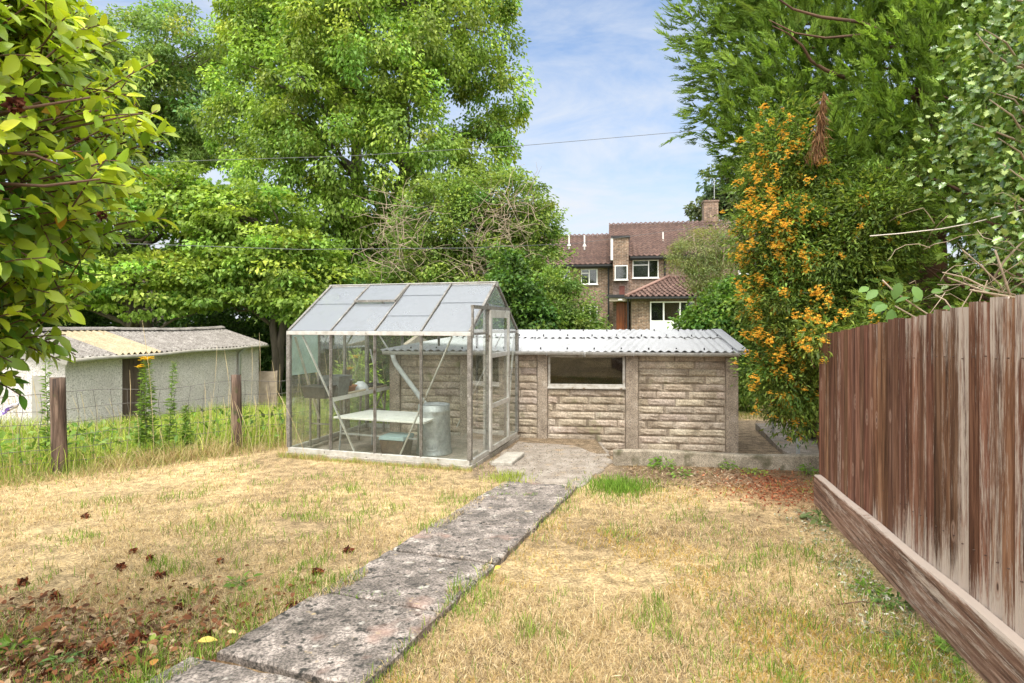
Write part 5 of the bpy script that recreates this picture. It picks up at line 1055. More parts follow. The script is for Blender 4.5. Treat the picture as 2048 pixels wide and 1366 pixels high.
# ------------------------------------------------------------------ camellia in the left foreground
ca = thing('camellia', 'glossy yellow green camellia bush filling the left foreground', 'shrub', (-2.75, 2.3, .2))
cb2 = [(-2.20, 2.12, 2.42, .88, .75, .74), (-2.46, 2.1, 1.80, .82, .75, .52), (-2.55, 2.2, 2.95, .95, .8, .55), (-2.12, 2.0, 2.95, .55, .6, .35)]
ns = 2100; C, D, K = clumps(cb2, ns, 2.2); D = nrm(D + np.array([.25, -.1, .15])); P_ = []; A_ = []; U_ = []; L_ = []; Ct = []; mb = MB()
for i in range(ns):
    d = Vector(D[i]) + Vector((random.gauss(0, .3), random.gauss(0, .3), random.gauss(.1, .3))); d.normalize(); c = Vector(C[i]); ln = random.uniform(.12, .22); nl = random.randint(7, 11); fresh = max(0, min(1, .22 + .75 * D[i][2] + .5 * D[i][0] + random.gauss(0, .25)))  # fresh: top and right shoots yellower, sunlight put into the leaf colour
    a0 = random.uniform(0, 6.28); x = d.orthogonal().normalized(); y = d.cross(x); mb.tube([c - d * ln * 1.3 + Vector((0, 0, -.02)), c - d * ln * .5, c + d * .01], [.0035, .0028, .002], 4)
    for j in range(nl):
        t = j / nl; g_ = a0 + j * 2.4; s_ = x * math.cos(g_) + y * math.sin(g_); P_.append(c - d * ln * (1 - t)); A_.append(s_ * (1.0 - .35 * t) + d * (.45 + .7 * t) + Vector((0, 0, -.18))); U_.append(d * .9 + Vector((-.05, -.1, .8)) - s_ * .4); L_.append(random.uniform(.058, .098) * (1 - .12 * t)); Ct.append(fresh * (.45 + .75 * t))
P_ = np.array([tuple(p) for p in P_]); A_ = np.array([tuple(p) for p in A_]); U_ = np.array([tuple(p) for p in U_]); L_ = np.array(L_); f = np.clip(np.array(Ct), 0, 1)[:, None]
U_ = U_ + rng.standard_normal(U_.shape) * .28; A_ = A_ + rng.standard_normal(A_.shape) * .22
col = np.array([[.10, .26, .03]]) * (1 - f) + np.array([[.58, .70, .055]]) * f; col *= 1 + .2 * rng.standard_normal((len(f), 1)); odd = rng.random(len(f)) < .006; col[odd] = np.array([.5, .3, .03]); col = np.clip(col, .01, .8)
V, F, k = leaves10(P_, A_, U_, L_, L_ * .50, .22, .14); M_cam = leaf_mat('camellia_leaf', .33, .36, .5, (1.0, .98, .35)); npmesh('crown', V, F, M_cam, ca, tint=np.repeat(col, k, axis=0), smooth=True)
for k in range(5): mb.tube(curve((-2.75, 2.3, .1), (-2.3 - .2 * k, 2.1 + .1 * (k % 3), 2.3 + .15 * k), 0, 8, .06), [.028 - .0025 * j for j in range(9)], 7)
for pts in (((-40, 365), (90, 372), (200, 358)), ((-40, 235), (60, 215), (180, 195)), ((-40, 300), (70, 310), (120, 330))): mb.tube([P(x, y, 1.9) for x, y in pts], [.007, .005, .003], 6)
for i in rng.choice(ns, 110, replace=False): c = Vector(C[i]); mb.tube(curve((-2.65, 2.2, c.z - .25), c, 0, 5, .08), [.008 - .001 * j for j in range(6)], 5)
mb.build('stems', M_redbark, ca, True)
M_brown = leaf_mat('withered_petal', .85, .15, .1, (1, .6, .4))
def blossom(c, r, seed, parent=None, name='withered_petals'):
    g = np.random.default_rng(seed); n_ = 34; d = nrm(g.normal(0, 1, (n_, 3))); p = np.array(c) + d * r * .35; V, F, k = leaves10(p, d + g.normal(0, .4, (n_, 3)), g.normal(0, 1, (n_, 3)), np.full(n_, r * .8) * g.uniform(.6, 1.2, n_), np.full(n_, r * .7), .5, .3)
    cc = np.array([(.03, .012, .009), (.06, .02, .012), (.11, .04, .022)])[g.integers(0, 3, n_)]; return npmesh(name, V, F, M_brown, parent, tint=np.repeat(cc, k, axis=0))
for px, py, Y, r in ((28, 210, 1.72, .026), (205, 432, 1.78, .014), (155, 278, 1.72, .008)): blossom(P(px, py, Y), r, px, ca)
random.seed(23)
# ------------------------------------------------------------------ grass
M_grass = leaf_mat('grass_blade', .75, .3, .15, (1, 1, .7))
def on_path(x, y): c = _sm(fnoise(x, y, 5, 81), .5, .8) * _sm(y, 2.95, 3.5); return (x > path_l(y) + .015 + .13 * c) & (x < path_r(y) - .01 - .09 * c) & (y < 6.9)
def in_gh(x, y): u, v = gh_uv(x, y); return (u > -.05) & (u < LU + .05) & (v > -.06) & (v < WT + .06)
def lawn_ok(x, y):
    pad = ((x > -.2) & (x < 1.25) & (y > 6.62)) | ((x > -.15) & (x < .8) & (y > 6.45))
    kerb_ = y > 7.12 - .125 * (x - 1.235)
    return ~on_path(x, y) & ~in_gh(x, y) & ~pad & ~((x > 1.2) & kerb_) & ~((y < 5.3) & (x > fence_x(y) - .085))
def scatter(n_, y0, y1, pw=1.25):
    """denser near the viewer's end of the lawn, where single blades can be told apart"""
    y = (y0 ** (1 - pw) + rng.random(n_) * (y1 ** (1 - pw) - y0 ** (1 - pw))) ** (1 / (1 - pw)); x = rng.uniform(-1, 1, n_) * (.93 * y + .3); return x, y
n_ = 470000; x, y = scatter(n_, 1.55, 9.0, 1.35); ok = lawn_ok(x, y) & (x > wire_x(y) - .25); x, y = x[ok], y[ok]; n_ = len(x)
bare = _sm(fnoise(x, y, 2.6, 31), .52, .80) * .7 + _sm(fnoise(x, y, 9, 33), .6, .85) * .35 + np.clip(_sm(-.9 - x, 0, 1.0) * _sm(3.5 - y, 0, 1.2), 0, 1) * .72 + _sm(y, 5.95, 6.5) * (x > 1.1) * .75 + .7 * np.exp(-((x - 2.75) ** 2 / .3 + (y - 6.0) ** 2 / .5))
edge = np.abs(x - np.where(x < path_l(y) + .42, path_l(y), path_r(y)))
keep = rng.random(n_) > bare; x, y, edge = x[keep], y[keep], edge[keep]; n_ = len(x)
gp_ = fnoise(x, y, 2.3, 11); gp2 = fnoise(x, y, 6.0, 12)
near_wire = 1 - _sm(x - wire_x(y), .0, 1.0)
pg = .02 + (.13 * _sm(gp_, .60, .82) + .30 * _sm(gp2, .74, .88)) * np.where(x > path_r(y), .55, 1.0) + .30 * np.exp(-edge / .05) + .45 * near_wire + .12 * _sm(-1.2 - x, 0, .8) * _sm(3.6 - y, 0, 1.0) + .5 * np.exp(-((x - 1.0) ** 2 / .10 + (y - 6.1) ** 2 / .12)) + .2 * np.exp(-(fence_x(y) - x) / .12)
green = rng.random(n_) < pg
yel = _sm(fnoise(x, y, 1.7, 21), .5, .72)
col = vary([(.28, .19, .09), (.52, .38, .19), (.64, .49, .27), (.72, .60, .40)], n_, .2); ycol = vary([(.40, .25, .05), (.56, .38, .09)], n_, .15); sel = rng.random(n_) < yel * .6 * (x > path_r(y)); col[sel] = ycol[sel]
gcol = vary([(.10, .19, .025), (.19, .31, .04), (.33, .42, .08)], n_, .2); col[green] = gcol[green]
h = np.where(green, rng.uniform(.025, .085, n_), rng.uniform(.018, .055, n_)) * (1 + .5 * near_wire) * (1 + .5 * _sm(fnoise(x, y, 4, 41), .55, .8)); lean = np.where(green, rng.uniform(.1, .75, n_), rng.uniform(.6, 1.1, n_)); wd = np.where(green, rng.uniform(.0022, .0045, n_), rng.uniform(.0014, .0032, n_)) * (.75 + .12 * y)
V, F, k = blades(np.stack([x, y, gz(x, y) - .004 + np.where((x > path_l(y)) & (x < path_r(y)), .045, 0)], 1), h, lean, wd); tag(npmesh('dry_grass', V, F, M_grass, tint=np.repeat(col, k, axis=0)), 'short dry straw grass of the lawn with green tufts', kind='stuff')
# rank grass along and beyond the wire fence
n_ = 120000; x = rng.uniform(-13, -1.9, n_); y = rng.uniform(4.6, 17, n_); d = wire_x(y) - x; ok = (d > -.35 * rng.random(n_)) & (x > -.95 * y - .3) & ~in_gh(x, y) & (y < 4.6 + 12.4 * rng.random(n_) ** .7)
ax_ = (x - A0[0]) * AU[0] + (y - A0[1]) * AU[1]; av_ = (x - A0[0]) * AV[0] + (y - A0[1]) * AV[1]; ok &= ~((ax_ > -.05) & (ax_ < AL + .05) & (av_ > -.05) & (av_ < AW + .05))
x, y, d = x[ok], y[ok], d[ok]; n_ = len(x); strip = np.exp(-np.abs(d - .1) / .5); tall = _sm(fnoise(x, y, 1.6, 51), .45, .8)
h = rng.uniform(.10, .28, n_) + strip * rng.uniform(0, .30, n_) + tall * rng.uniform(0, .22, n_); dry = rng.random(n_) < .22 + .4 * strip * _sm(fnoise(x, y, 3, 52), .5, .7)
col = vary([(.19, .29, .035), (.33, .44, .055), (.50, .57, .12)], n_, .25); col[dry] = vary([(.40, .30, .12), (.60, .50, .26)], n_, .15)[dry]; h[dry] *= .9
V, F, k = blades(np.stack([x, y, gz(x, y) - .01], 1), h, rng.uniform(.1, .75, n_), rng.uniform(.004, .009, n_)); tag(npmesh('rank_grass', V, F, M_grass, tint=np.repeat(col, k, axis=0)), 'rank green grass growing around and beyond the wire fence', kind='stuff')
# dry fringe flopped over along the wire fence and round the greenhouse plinth
n_ = 7000; y = rng.uniform(5.3, 9.0, n_); x = wire_x(y) + rng.normal(.22, .22, n_); ok = ~in_gh(x, y); x, y = x[ok], y[ok]; n_ = len(x); lump = _sm(fnoise(x, y, 2.2, 71), .4, .75)
V, F, k = blades(np.stack([x, y, gz(x, y) + .04 * rng.random(n_) * lump], 1), rng.uniform(.06, .22, n_) * (.6 + .8 * lump), rng.uniform(.5, 1.15, n_), rng.uniform(.003, .006, n_)); tag(npmesh('dry_fringe_grass', V, F, M_grass, tint=np.repeat(vary([(.26, .16, .08), (.46, .34, .17), (.62, .5, .28), (.34, .38, .1)], n_, .2), k, axis=0)), 'dry flopped grass fringe at the foot of the wire fence', kind='stuff')
n_ = 2600; u = rng.uniform(-.05, 2.6, n_); lump = _sm(fnoise(u, u * 0 + 1, 5, 72), .45, .7); x = G0[0] + u * D1[0] - np.abs(rng.normal(.06, .05, n_)) * D2[0]; y = G0[1] + u * D1[1] - (.045 + np.abs(rng.normal(.02, .05, n_))) * D2[1]
V, F, k = blades(np.stack([x, y, gz(x, y)], 1), rng.uniform(.02, .06, n_) + .07 * lump * rng.random(n_), rng.uniform(.2, .95, n_), rng.uniform(.003, .005, n_)); tag(npmesh('plinth_grass', V, F, M_grass, tint=np.repeat(vary([(.40, .26, .12), (.58, .44, .22), (.3, .36, .08), (.22, .34, .05)], n_, .2), k, axis=0)), 'grass growing up against the greenhouse plinth', kind='stuff')
# grass behind the right hand garage
n_ = 9000; x = rng.uniform(2.5, 9, n_); y = rng.uniform(12.6, 16, n_); V, F, k = blades(np.stack([x, y, gz(x, y)], 1), rng.uniform(.03, .12, n_), rng.uniform(.2, .9, n_), rng.uniform(.006, .014, n_)); tag(npmesh('verge_grass', V, F, M_grass, tint=np.repeat(vary([(.4, .33, .13), (.5, .45, .2), (.25, .33, .07)], n_), k, axis=0)), 'dry yellow grass verge beyond the driveway', kind='stuff')
# broad leaved weeds among the rank grass
n_ = 2600; x = rng.uniform(-7.5, -2.6, n_); y = rng.uniform(5.2, 9.2, n_); d = wire_x(y) - x; ok = (d > -.15) & (d < 2.0) & ~in_gh(x, y); x, y = x[ok], y[ok]; n_ = len(x)
pos = np.stack([x, y, gz(x, y) + rng.uniform(.08, .45, n_)], 1); ax = rng.standard_normal((n_, 3)); ln = rng.uniform(.05, .13, n_); V, F, k = leaves4(pos, ax, np.tile([0, 0, 1.0], (n_, 1)) + rng.standard_normal((n_, 3)) * .5, ln, ln * .45); tag(npmesh('undergrowth', V, F, M_leaf, tint=np.repeat(vary([(.10, .21, .03), (.19, .32, .05), (.27, .38, .10)], n_), k, axis=0)), 'leafy weeds tangled in the grass along the wire fence', kind='stuff')

# litter: brown camellia debris in the near corner, red leaves by the fence end, pruned bits along the gravel board
def litter(name, label, x, y, cols, size, lift=.012, asp=.55):
    n_ = len(x); pos = np.stack([x, y, gz(x, y) + lift * rng.random(n_) + .004], 1); ax = rng.standard_normal((n_, 3)); ax[:, 2] *= .35; ln = rng.uniform(size[0], size[1], n_); V, F, k = leaves10(pos, ax, np.tile([0, 0, 1.0], (n_, 1)) + rng.standard_normal((n_, 3)) * .4, ln, ln * asp, .3, .15); tag(npmesh(name, V, F, M_litter, tint=np.repeat(vary(cols, n_, .25), k, axis=0)), label, kind='stuff')
n_ = 10000; x = rng.uniform(-3.4, -.55, n_); y = rng.uniform(1.75, 3.9, n_); ok = lawn_ok(x, y) & (rng.random(n_) < _sm(-.6 - x, 0, 1.0) * _sm(3.8 - y, 0, 1.3) + .015); x, y = x[ok], y[ok]
litter('leaf_litter', 'brown leaf litter in the near left corner under the camellia', x, y, [(.05, .025, .015), (.19, .075, .035), (.30, .15, .07), (.42, .32, .2)], (.015, .055), .03)
n_ = 1900; x = rng.normal(2.72, .36, n_); y = rng.normal(6.1, .42, n_); ok = lawn_ok(x, y) & (x < fence_x(np.minimum(y, 5.3)) + .0 * y) | (lawn_ok(x, y) & (y > 5.4)); x, y = x[ok], y[ok]
litter('red_leaf_litter', 'rust red fallen leaves and needles at the far end of the timber fence', x, y, [(.14, .035, .02), (.28, .08, .035), (.38, .16, .08)], (.015, .04), .02, .4)
n_ = 2200; y = rng.uniform(2.0, 5.3, n_); x = fence_x(y) - .09 - np.abs(rng.normal(0, .16, n_)); ok = rng.random(n_) < .35 + .65 * _sm(fnoise(x, y, 2.4, 61), .42, .6); x, y = x[ok], y[ok]
litter('hedge_clippings', 'grey green clippings scattered along the foot of the gravel board', x, y, [(.07, .10, .035), (.17, .2, .09), (.34, .34, .24), (.5, .48, .4)], (.012, .035), .02, .45)
n_ = 1600; x = rng.uniform(1.15, 2.6, n_); y = rng.uniform(6.1, 6.95, n_); ok = lawn_ok(x, y); x, y = x[ok], y[ok]
litter('dry_debris', 'dry brown twigs and bark strewn along the kerb wall', x, y, [(.09, .06, .04), (.25, .17, .1), (.5, .4, .28)], (.02, .07), .03, .16)
n_ = 5200; x, y = scatter(n_, 1.8, 6.8, 1.4); ok = lawn_ok(x, y) & (x > -2.8); x, y = x[ok], y[ok]
litter('dead_stalks', 'dark dead bits lying in the dry lawn', x, y, [(.09, .06, .035), (.22, .15, .08), (.55, .46, .3)], (.012, .06), .02, .10)

# withered blossoms fallen on the lawn: each its own thing
spots_ = [(275, 1270, 'large withered brown camellia blossom near the path corner'), (245, 1335, None), (130, 1290, None), (430, 1195, 'withered brown blossom alone in the grass left of the path'), (585, 1208, 'withered brown blossom lying on the edge of the path slab'), (110, 1185, None), (45, 1160, None), (265, 1100, None), (40, 1320, None), (300, 1115, None), (440, 1118, None), (180, 1320, None), (360, 1205, None), (60, 1215, None), (415, 1262, None), (170, 1030, None), (697, 1095, None), (635, 1137, None), (240, 1130, None), (95, 1340, None), (320, 1145, None), (485, 1245, None), (210, 1290, None)]
for j, (px, py, lab) in enumerate(spots_):
    Yd = 1.365 / ((py - 645) / 1180 - .055) if py < 1366 else 2.4; Yd = (CZ - .325 - .03) / ((py - 645) / 1180 - .055); xx = (px - 1024) / 1180 * Yd; zz = float(gz(xx, Yd)) + .012 + (.05 if on_path(np.array(xx), np.array(Yd)) else 0)
    r = random.uniform(.024, .040); g = np.random.default_rng(500 + j); n_ = 34; d = nrm(g.normal(0, 1, (n_, 3)) * np.array([1, 1, .6])); V, F, k = leaves10(np.array([xx, Yd, zz]) + d * r * .35, d + g.normal(0, .4, (n_, 3)), g.normal(0, 1, (n_, 3)), np.full(n_, r * .9) * g.uniform(.6, 1.2, n_), np.full(n_, r * .7), .5, .3)
    cc = np.array([(.07, .025, .014), (.17, .05, .022), (.28, .10, .045)])[g.integers(0, 3, n_)] * g.uniform(.7, 1.2)
    tag(npmesh('withered_blossom', V, F, M_brown, tint=np.repeat(cc, k, axis=0), base=(xx, Yd, zz)), lab or 'withered brown camellia blossom lying in the dry grass on the left', 'blossom', 'withered blossoms fallen on the lawn')
def lawn_pt(px, py): Yd = (CZ - .325 - .02) / ((py - 645) / 1180 - .055); xx = (px - 1024) / 1180 * Yd; return Vector((xx, Yd, float(gz(xx, Yd))))
def fallen(px, py, col, ln, lab, axd):
    p = lawn_pt(px, py); a = np.array([axd]); V, F, k = leaves10(np.array([[p.x, p.y, p.z + .05]]), a, np.array([[.1, -.2, 1.0]]), np.array([ln]), np.array([ln * .5]), .2, .1); tag(npmesh('fallen_leaf', V, F, M_litter, tint=np.repeat(np.array([col]), k, axis=0), smooth=True, base=p), lab, 'leaf')
fallen(395, 1295, (.62, .47, .12), .085, 'curled yellow fallen leaf beside the nearest path slabs', (1, .25, .1))
fallen(455, 1275, (.66, .55, .25), .05, 'small pale yellow fallen leaf just above the curled one', (1, -.2, .1))
fallen(305, 1345, (.45, .22, .06), .07, 'orange brown fallen leaf at the bottom edge by the path corner', (-.4, 1, .1))
fallen(990, 1148, (.6, .45, .08), .06, 'yellow fallen leaf against the right edge of the path', (.6, .8, .2))
p = lawn_pt(1675, 1214); q = lawn_pt(1770, 1213); mb = MB(); mb.tube([p + Vector((0, 0, .03)), p.lerp(q, .5) + Vector((0, .01, .04)), q + Vector((0, 0, .03))], [.003, .0035, .002], 5); tag(mb.build('twig', M_redbark, None, base=p), 'thin straight dark twig lying in front of the gravel board', 'twig')
# small weeds
def weed(name, px, py, r, h, nl, ln, cols, lab, grp=None, asp=.5, p=None):
    p = p or lawn_pt(px, py); n_ = nl; a = rng.random(n_) * 6.283; rr = r * np.sqrt(rng.random(n_)); pos = np.stack([p.x + np.cos(a) * rr, p.y + np.sin(a) * rr, p.z + h * (.15 + .85 * rng.random(n_)) * (1 - .5 * rr / r)], 1); ax = np.stack([np.cos(a), np.sin(a), rng.normal(.15, .4, n_)], 1); l_ = ln * rng.uniform(.6, 1.3, n_)
    V, F, k = leaves10(pos, ax, np.tile([0, -.2, 1.0], (n_, 1)) + rng.standard_normal((n_, 3)) * .4, l_, l_ * asp, .25, .1); o = thing(name, lab, 'weed', p, grp); npmesh('leaves', V, F, M_leaf, o, tint=np.repeat(vary(cols, n_, .18), k, axis=0)); mb = MB()
    for j in range(0, n_, max(1, n_ // 14)): mb.tube([p, tuple(np.array(p) * .4 + pos[j] * .6 + np.array([0, 0, .01])), tuple(pos[j])], [.002, .0016, .001], 4)
    mb.build('stem', M_leafstem, o)
M_leafstem = plain('green_stem', (.14, .2, .05), .7)
W1 = [(.12, .24, .03), (.22, .36, .05)]; W2 = [(.26, .33, .05), (.4, .45, .1)]
weed('leafy_weed', 1330, 938, .14, .17, 70, .05, W1, 'taller green weed in front of the kerb wall, left of the sandy patch', 'weeds along the kerb wall', p=Vector((1.78, 6.92, .0)))
weed('leafy_weed', 1350, 950, .13, .10, 60, .04, W1, 'low green weed below the tallest one at the kerb wall', 'weeds along the kerb wall', p=Vector((1.88, 6.6, .0)))
weed('leafy_weed', 1455, 925, .09, .14, 55, .035, W1, 'bright green weed against the kerb wall below the garage corner post', 'weeds along the kerb wall', p=Vector((2.52, 6.9, .0)))
weed('leafy_weed', 1490, 940, .16, .05, 60, .035, W2, 'yellowish flat weed right of the garage corner post, before the kerb wall', 'weeds along the kerb wall', p=Vector((2.75, 6.75, .0)))
weed('leafy_weed', 1608, 940, .10, .13, 60, .035, W1, 'green weed where the kerb wall meets the timber fence', 'weeds along the kerb wall', p=Vector((3.38, 6.72, .0)))
weed('leafy_weed', 1640, 1040, .10, .10, 22, .08, [(.10, .16, .05), (.2, .26, .1)], 'long leaved weed by the far end of the gravel board')
weed('leafy_weed', 1740, 1180, .10, .05, 60, .035, W1, 'flat feathery green weed at the middle of the gravel board')
weed('leafy_weed', 1790, 1205, .10, .07, 60, .04, [(.06, .13, .03), (.14, .24, .06)], 'dark leafy weed beneath the middle of the gravel board')
weed('leafy_weed', 1800, 1275, .05, .03, 26, .035, [(.07, .12, .05), (.2, .26, .14)], 'little grey green weed out on the lawn by the fence')
weed('leafy_weed', 1925, 1310, .09, .06, 36, .05, [(.2, .36, .06), (.3, .46, .1)], 'bright lime green weed at the near end of the gravel board')
weed('leafy_weed', 120, 1320, .07, .05, 16, .05, [(.12, .24, .06), (.22, .36, .1)], 'round leaved weed in the near left corner among leaf litter')
weed('leafy_weed', 480, 1160, .08, .06, 22, .05, W1, 'pale leafed weed in the grass left of the path')
weed('leafy_weed', 300, 1290, .05, .05, 14, .04, [(.3, .42, .05), (.4, .5, .1)], 'lime leafed weed beside the fallen yellow leaf')
weed('leafy_weed', 30, 1290, .06, .05, 16, .05, W1, 'green weed at the left edge of the picture near the bottom')
def tufts(n_, cx, cy, rx, ry, h, cols, name, lab):
    x = rng.normal(cx, rx, n_); y = rng.normal(cy, ry, n_); ok = lawn_ok(x, y) | True; V, F, k = blades(np.stack([x, y, gz(x, y)], 1), rng.uniform(h * .5, h * 1.2, n_), rng.uniform(.1, .7, n_), rng.uniform(.003, .007, n_)); tag(npmesh(name, V, F, M_grass, tint=np.repeat(vary(cols, n_), k, axis=0)), lab, kind='stuff')
tufts(1500, 1.12, 6.12, .17, .15, .10, W1, 'green_grass', 'lush green grass tuft by the path near the pad')
tufts(260, -.02, 5.72, .22, .03, .06, W1, 'joint_grass', 'green grass growing in the far path joint'); tufts(160, -.85, 3.33, .14, .03, .06, W1, 'slab_grass', 'green grass growing in the near path joint')
tufts(500, -.05, 6.45, .12, .10, .09, W2, 'doorstep_grass', 'grass tufts before the greenhouse doorstep')

# flowering ragwort by the fence
M_rag = leaf_mat('ragwort_flower', .6, .2, .2)
def ragwort(px, py_top, Y, yell, lab, nst=1):
    base = P(px, 900, Y); base.z = float(gz(base.x, base.y)); top = P(px, py_top, Y); o = thing('ragwort', lab, 'wildflower', base, 'ragwort plants by the wire fence'); mb = MB(); pos = []; ax = []; ln = []; fp = []
    for s in range(nst):
        tp = top + Vector((random.gauss(0, .06) if s else 0, random.gauss(0, .05), -random.uniform(0, .25) * s)); b = base + Vector((random.gauss(0, .04), random.gauss(0, .04), 0)); pts = [b.lerp(tp, k / 8) + Vector((math.sin(k * .7 + s) * .012, 0, 0)) for k in range(9)]; mb.tube(pts, [.006 - .0004 * k for k in range(9)], 5)
        for k in range(230):
            t = .18 + .80 * random.random(); p = b.lerp(tp, t); a = random.random() * 6.283; pos.append(p); ax.append((math.cos(a), math.sin(a), random.uniform(-.1, .7))); ln.append(random.uniform(.05, .13) * (1.15 - .6 * t))
        for k in range(20 if yell else 8): a = random.random() * 6.283; q = tp + Vector((math.cos(a) * .085 * random.random(), math.sin(a) * .085 * random.random(), random.uniform(-.02, .02))); mb.tube([tp - Vector((0, 0, .09)), q], .002, 4); fp.append(q)
    mb.build('stem', M_leafstem, o); pos = np.array([tuple(p) for p in pos]); ax = np.array(ax); ln = np.array(ln); V, F, k = leaves4(pos, ax, np.tile([0, 0, 1.0], (len(pos), 1)) + rng.standard_normal((len(pos), 3)) * .3, ln, ln * .28); npmesh('leaves', V, F, M_leaf, o, tint=np.repeat(vary([(.15, .27, .05), (.27, .40, .09)], len(pos)), k, axis=0))
    fp = np.repeat(np.array([tuple(p) for p in fp]), 9, axis=0); a = np.tile(np.arange(9) * .698, len(fp) // 9); V, F, k = leaves4(fp, np.stack([np.cos(a), np.sin(a), np.full(len(a), .15)], 1), np.tile([0, 0, 1.0], (len(a), 1)), np.full(len(a), .028 if yell else .012), np.full(len(a), .012)); npmesh('flower_head', V, F, M_rag, o, tint=np.repeat(np.tile([[.80, .52, .02]] if yell else [[.34, .40, .08]], (len(a), 1)), k, axis=0))
ragwort(302, 716, 7.4, True, 'middle and tallest yellow flowered ragwort before the garage door', 2); ragwort(276, 732, 7.3, True, 'leaning yellow ragwort left of the tallest one'); ragwort(342, 724, 7.5, False, 'ragwort with dull unopened heads right of the tallest one'); ragwort(86, 690, 6.9, False, 'tall budding stalk left of the nearest fence post'); ragwort(368, 812, 7.6, False, 'short budding ragwort right of the yellow flowered ones')
ragwort(716, 712, 9.6, True, 'yellow ragwort seen through the back of the greenhouse', 2)
# seeded dry stalks
mb = MB()
for px, py, Y, ln in [(255, 740, 7.0, .9), (20, 760, 6.6, .8), (60, 750, 6.6, .9), (405, 760, 7.4, .7), (430, 690, 7.6, .9), (445, 700, 7.7, 1.0), (500, 690, 8.0, 1.0), (515, 665, 8.3, 1.1), (540, 720, 8.4, .8), (556, 728, 8.3, .8), (280, 640, 7.1, 1.2)] + [(random.uniform(585, 760), random.uniform(690, 780), random.uniform(9.4, 10.4), .8) for _ in range(46)] + [(random.uniform(0, 570), random.uniform(770, 860), random.uniform(6.6, 8.6), .6) for _ in range(60)]:
    t_ = P(px, py, Y); b_ = Vector((t_.x + random.gauss(0, .12), t_.y + .1, float(gz(t_.x, t_.y)))); pts = [b_.lerp(t_, k / 6) + Vector((.05 * math.sin(k / 6 * 2.6), 0, 0)) for k in range(7)]; mb.tube(pts, [.0028, .0026, .0024, .002, .0018, .0034, .0012], 4)
tag(mb.build('dry_stalks', noise_mat('straw', [(.3, (.42, .33, .17)), (.7, (.6, .5, .3))], 8, .8, 0)), 'dry seeding grass stalks along the wire fence', kind='stuff')
# shrubby weeds behind the greenhouse
tree('garden_shrub', 'light green leafy shrub between greenhouse and left end of the block garage', 'bush', (-2.7, 10.4, -.1), [(-2.75, 10.4, .62, .45, .4, .5), (-2.4, 10.3, .25, .4, .4, .3)], 60, 60, .08, LIME, trunk=(.02, .7), stems=3, limbs=10, cr=(.1, .25), flat=.7, droop=.3, asp=.5, shell=1.3, lr=(.008, .003))

# crumpled wrapper caught on the fence
w_ = thing('plastic_wrapper', 'crumpled white and purple plastic wrapper snagged on the wire fence', 'wrapper', P(18, 818, 6.2)); c = P(16, 818, 6.2); mb = MB(); rr = random.Random(4)
H = [[rr.gauss(0, .018) for _ in range(9)] for _ in range(7)]
def wr(s, t): e = math.sin(math.pi * t) ** .6 * (.35 + .65 * math.sin(math.pi * (.1 + .85 * s))); a = .55; x = (s - .5) * .26; z = (t - .5) * .14 * e; return (c.x + x * math.cos(a) - z * math.sin(a) * .3, c.y + H[int(t * 6)][int(s * 8)] + .02 * math.sin(s * 9), c.z + x * math.sin(a) + z)
mb.grid(wr, 8, 6); wo = mb.build('film', noise_mat('white_purple_film', [(.40, (.72, .72, .78)), (.56, (.74, .73, .82)), (.60, (.20, .12, .45)), (.8, (.26, .16, .55))], 14, .3, .2, detail=1), w_, True); sm_ = wo.modifiers.new('thick', 'SOLIDIFY'); sm_.thickness = .002
mb = MB(); mb.tube([P(36, 800, 6.2), P(30, 790, 6.2), P(34, 776, 6.2)], .006, 6); mb.build('twisted_end', plain('white_film', (.7, .7, .74), .4), w_)

# ------------------------------------------------------------------ overhead wires
def cable(pts, r, lab, mat, sag=0):
    q = [P(*p) for p in pts]; out_ = []
    for a, b_ in zip(q, q[1:]):
        for k in range(8): out_.append(a.lerp(b_, k / 8))
    out_.append(q[-1]); mb = MB(); mb.tube(out_, r, 5); tag(mb.build('overhead_cable', mat, None, base=q[0]), lab, 'cable')
M_cable = plain('grey_cable', (.10, .105, .11), .6); M_string = plain('pale_string', (.6, .55, .48), .8)
cable([(-500, 338, 13.0), (310, 324, 14.0), (700, 312, 15.0), (1060, 290, 15.5), (1430, 258, 16.5), (1700, 228, 17.5)], .007, 'upper overhead cable crossing the sky between tree and conifer', M_cable)
cable([(-500, 470, 13.0), (255, 487, 13.5), (600, 499, 14.0), (940, 496, 14.5), (1150, 487, 17), (1340, 462, 20.0), (1520, 438, 21.5), (1750, 412, 23)], .007, 'lower overhead cable passing in front of the trees and tiled roof', M_cable)
cable([(1740, 472, 4.5), (1800, 467, 4.35), (1880, 458, 4.25), (1940, 447, 4.2), (2000, 432, 4.15), (2060, 415, 4.1)], .004, 'pale string stretched through the conifer towards the holly', M_string)
for x, y, lab in ((4.38, 9.9, 'thin grey metal post at the far corner of the driveway edge'), (4.12, 8.5, 'thicker grey metal post standing on the driveway near the kerb wall')):
    mb = MB(); mb.tube([(x, y, -.3), (x, y, .75)], .028 if y < 9 else .022, 10); mb.lathe((x, y, .75), [(.03, 0), (.03, .02), (.012, .03)], 10); tag(mb.build('metal_post', M_galv, None, base=(x, y, -.2)), lab, 'post')

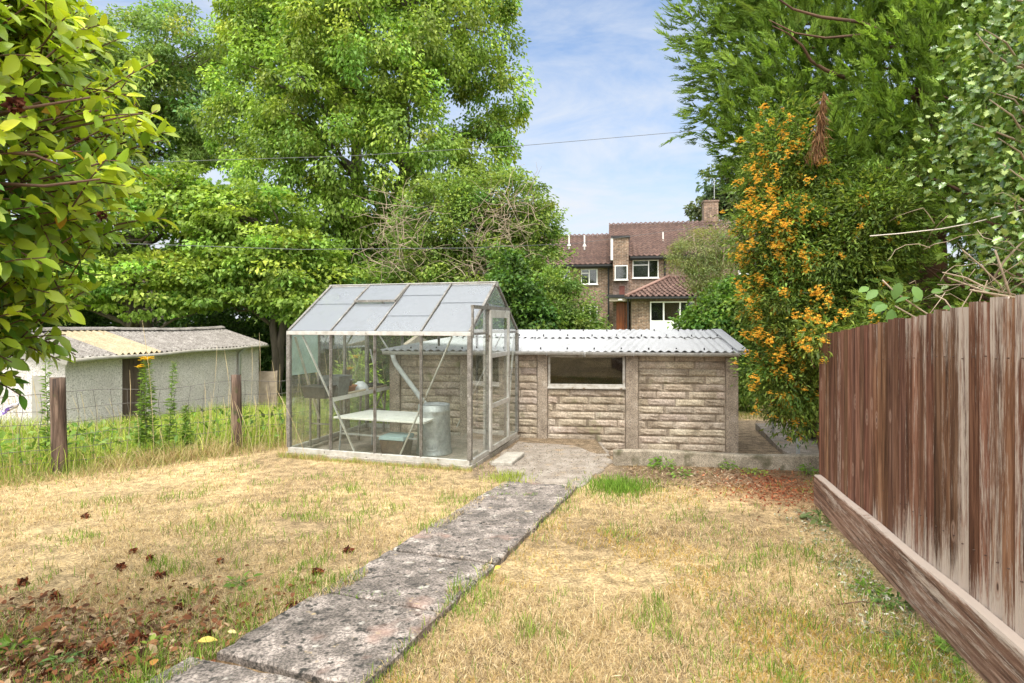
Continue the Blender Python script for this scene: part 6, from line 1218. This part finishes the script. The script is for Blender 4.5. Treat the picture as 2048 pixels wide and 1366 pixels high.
# ------------------------------------------------------------------ car glimpsed behind the shrub
cx0, cy0, cz0 = 6.29, 8.49, -.19
car = thing('parked_car', 'dark car parked on the driveway, mostly hidden behind shrub and fence', 'car', (cx0, cy0 + 2, cz0)); W_ = .84
M_paint = plain('dark_blue_paint', (.02, .026, .035), .25, .3, 0, .05); M_tyre = plain('tyre_rubber', (.018, .018, .018), .8); M_rim = plain('alloy', (.4, .4, .42), .35, .8); M_cglass = plain('dark_car_glass', (.015, .018, .02), .08)
sec = [(0.0, .42, .62, .80), (.12, .28, .72, .95), (.55, .24, .80, 1.0), (1.1, .24, .90, 1.0), (2.0, .24, .94, 1.0), (3.0, .24, .95, 1.0), (3.7, .26, .92, 1.0), (4.0, .36, .80, .93)]
mb = MB(); rings = []
for yy, zl, zh, wf_ in sec:
    w2 = W_ * wf_; prof = [(-w2 * .9, zl), (-w2, zl + .12), (-w2 * 1.0, zl + (zh - zl) * .6), (-w2 * .92, zh), (-w2 * .5, zh + .03), (w2 * .5, zh + .03), (w2 * .92, zh), (w2, zl + (zh - zl) * .6), (w2, zl + .12), (w2 * .9, zl)]; rings.append(mb._v(*[(cx0 + x_, cy0 + yy, cz0 + z_) for x_, z_ in prof]))
for a, b_ in zip(rings, rings[1:]):
    for j in range(10): j2 = (j + 1) % 10; mb.f.append([a + j, a + j2, b_ + j2, b_ + j])
mb.f.append([rings[0] + j for j in range(9, -1, -1)]); mb.f.append([rings[-1] + j for j in range(10)]); body = mb.build('body', M_paint, car, True)
mb = MB(); cab = [(1.0, .92, .74), (1.65, 1.40, .62), (2.9, 1.44, .62), (3.65, .97, .72)]
r0 = [mb._v((cx0 - W_ * wf_ , cy0 + yy, cz0 + .93), (cx0 - W_ * wf_ * .92, cy0 + yy, cz0 + z_), (cx0 + W_ * wf_ * .92, cy0 + yy, cz0 + z_), (cx0 + W_ * wf_, cy0 + yy, cz0 + .93)) for yy, z_, wf_ in cab]
for a, b_ in zip(r0, r0[1:]):
    for j in range(3): mb.f.append([a + j, a + j + 1, b_ + j + 1, b_ + j])
mb.build('window', M_cglass, car); mb = MB(); mb.hexa([(cx0 + sx_ * W_ * .6, cy0 + yy, cz0 + 1.445) for sx_, yy in ((-1, 1.7), (1, 1.7), (1, 2.9), (-1, 2.9))] + [(cx0 + sx_ * W_ * .55, cy0 + yy, cz0 + 1.475) for sx_, yy in ((-1, 1.75), (1, 1.75), (1, 2.85), (-1, 2.85))]); mb.build('roof', M_paint, car)
for sx_ in (-1, 1):
    for yy in (.72, 3.2):
        T_ = lambda a, b_, c_, sx_=sx_, yy=yy: (cx0 + sx_ * (W_ - .09) + c_ * sx_, cy0 + yy + a, cz0 + .315 + b_); mb = MB(T_); mb.lathe((0, 0, 0), [(.2, .02), (.30, .0), (.315, .03), (.315, .16), (.30, .19), (.2, .18)], 26, True); wh = mb.build('wheel', M_tyre, car, True); mb = MB(T_); mb.lathe((0, 0, 0), [(.2, .05), (.205, .165), (.15, .15), (.05, .16), (.03, .17)], 20); mb.build('rim', M_rim, wh, True)
    mb = MB(); mb.box(cx0 + sx_ * .62 - .14, cx0 + sx_ * .62 + .14, cy0 - .01, cy0 + .08, cz0 + .56, cz0 + .68); bevel(mb.build('headlight', plain('lamp_glass', (.5, .5, .52), .15), car), .02)
car.rotation_euler = (0, 0, -R(28))
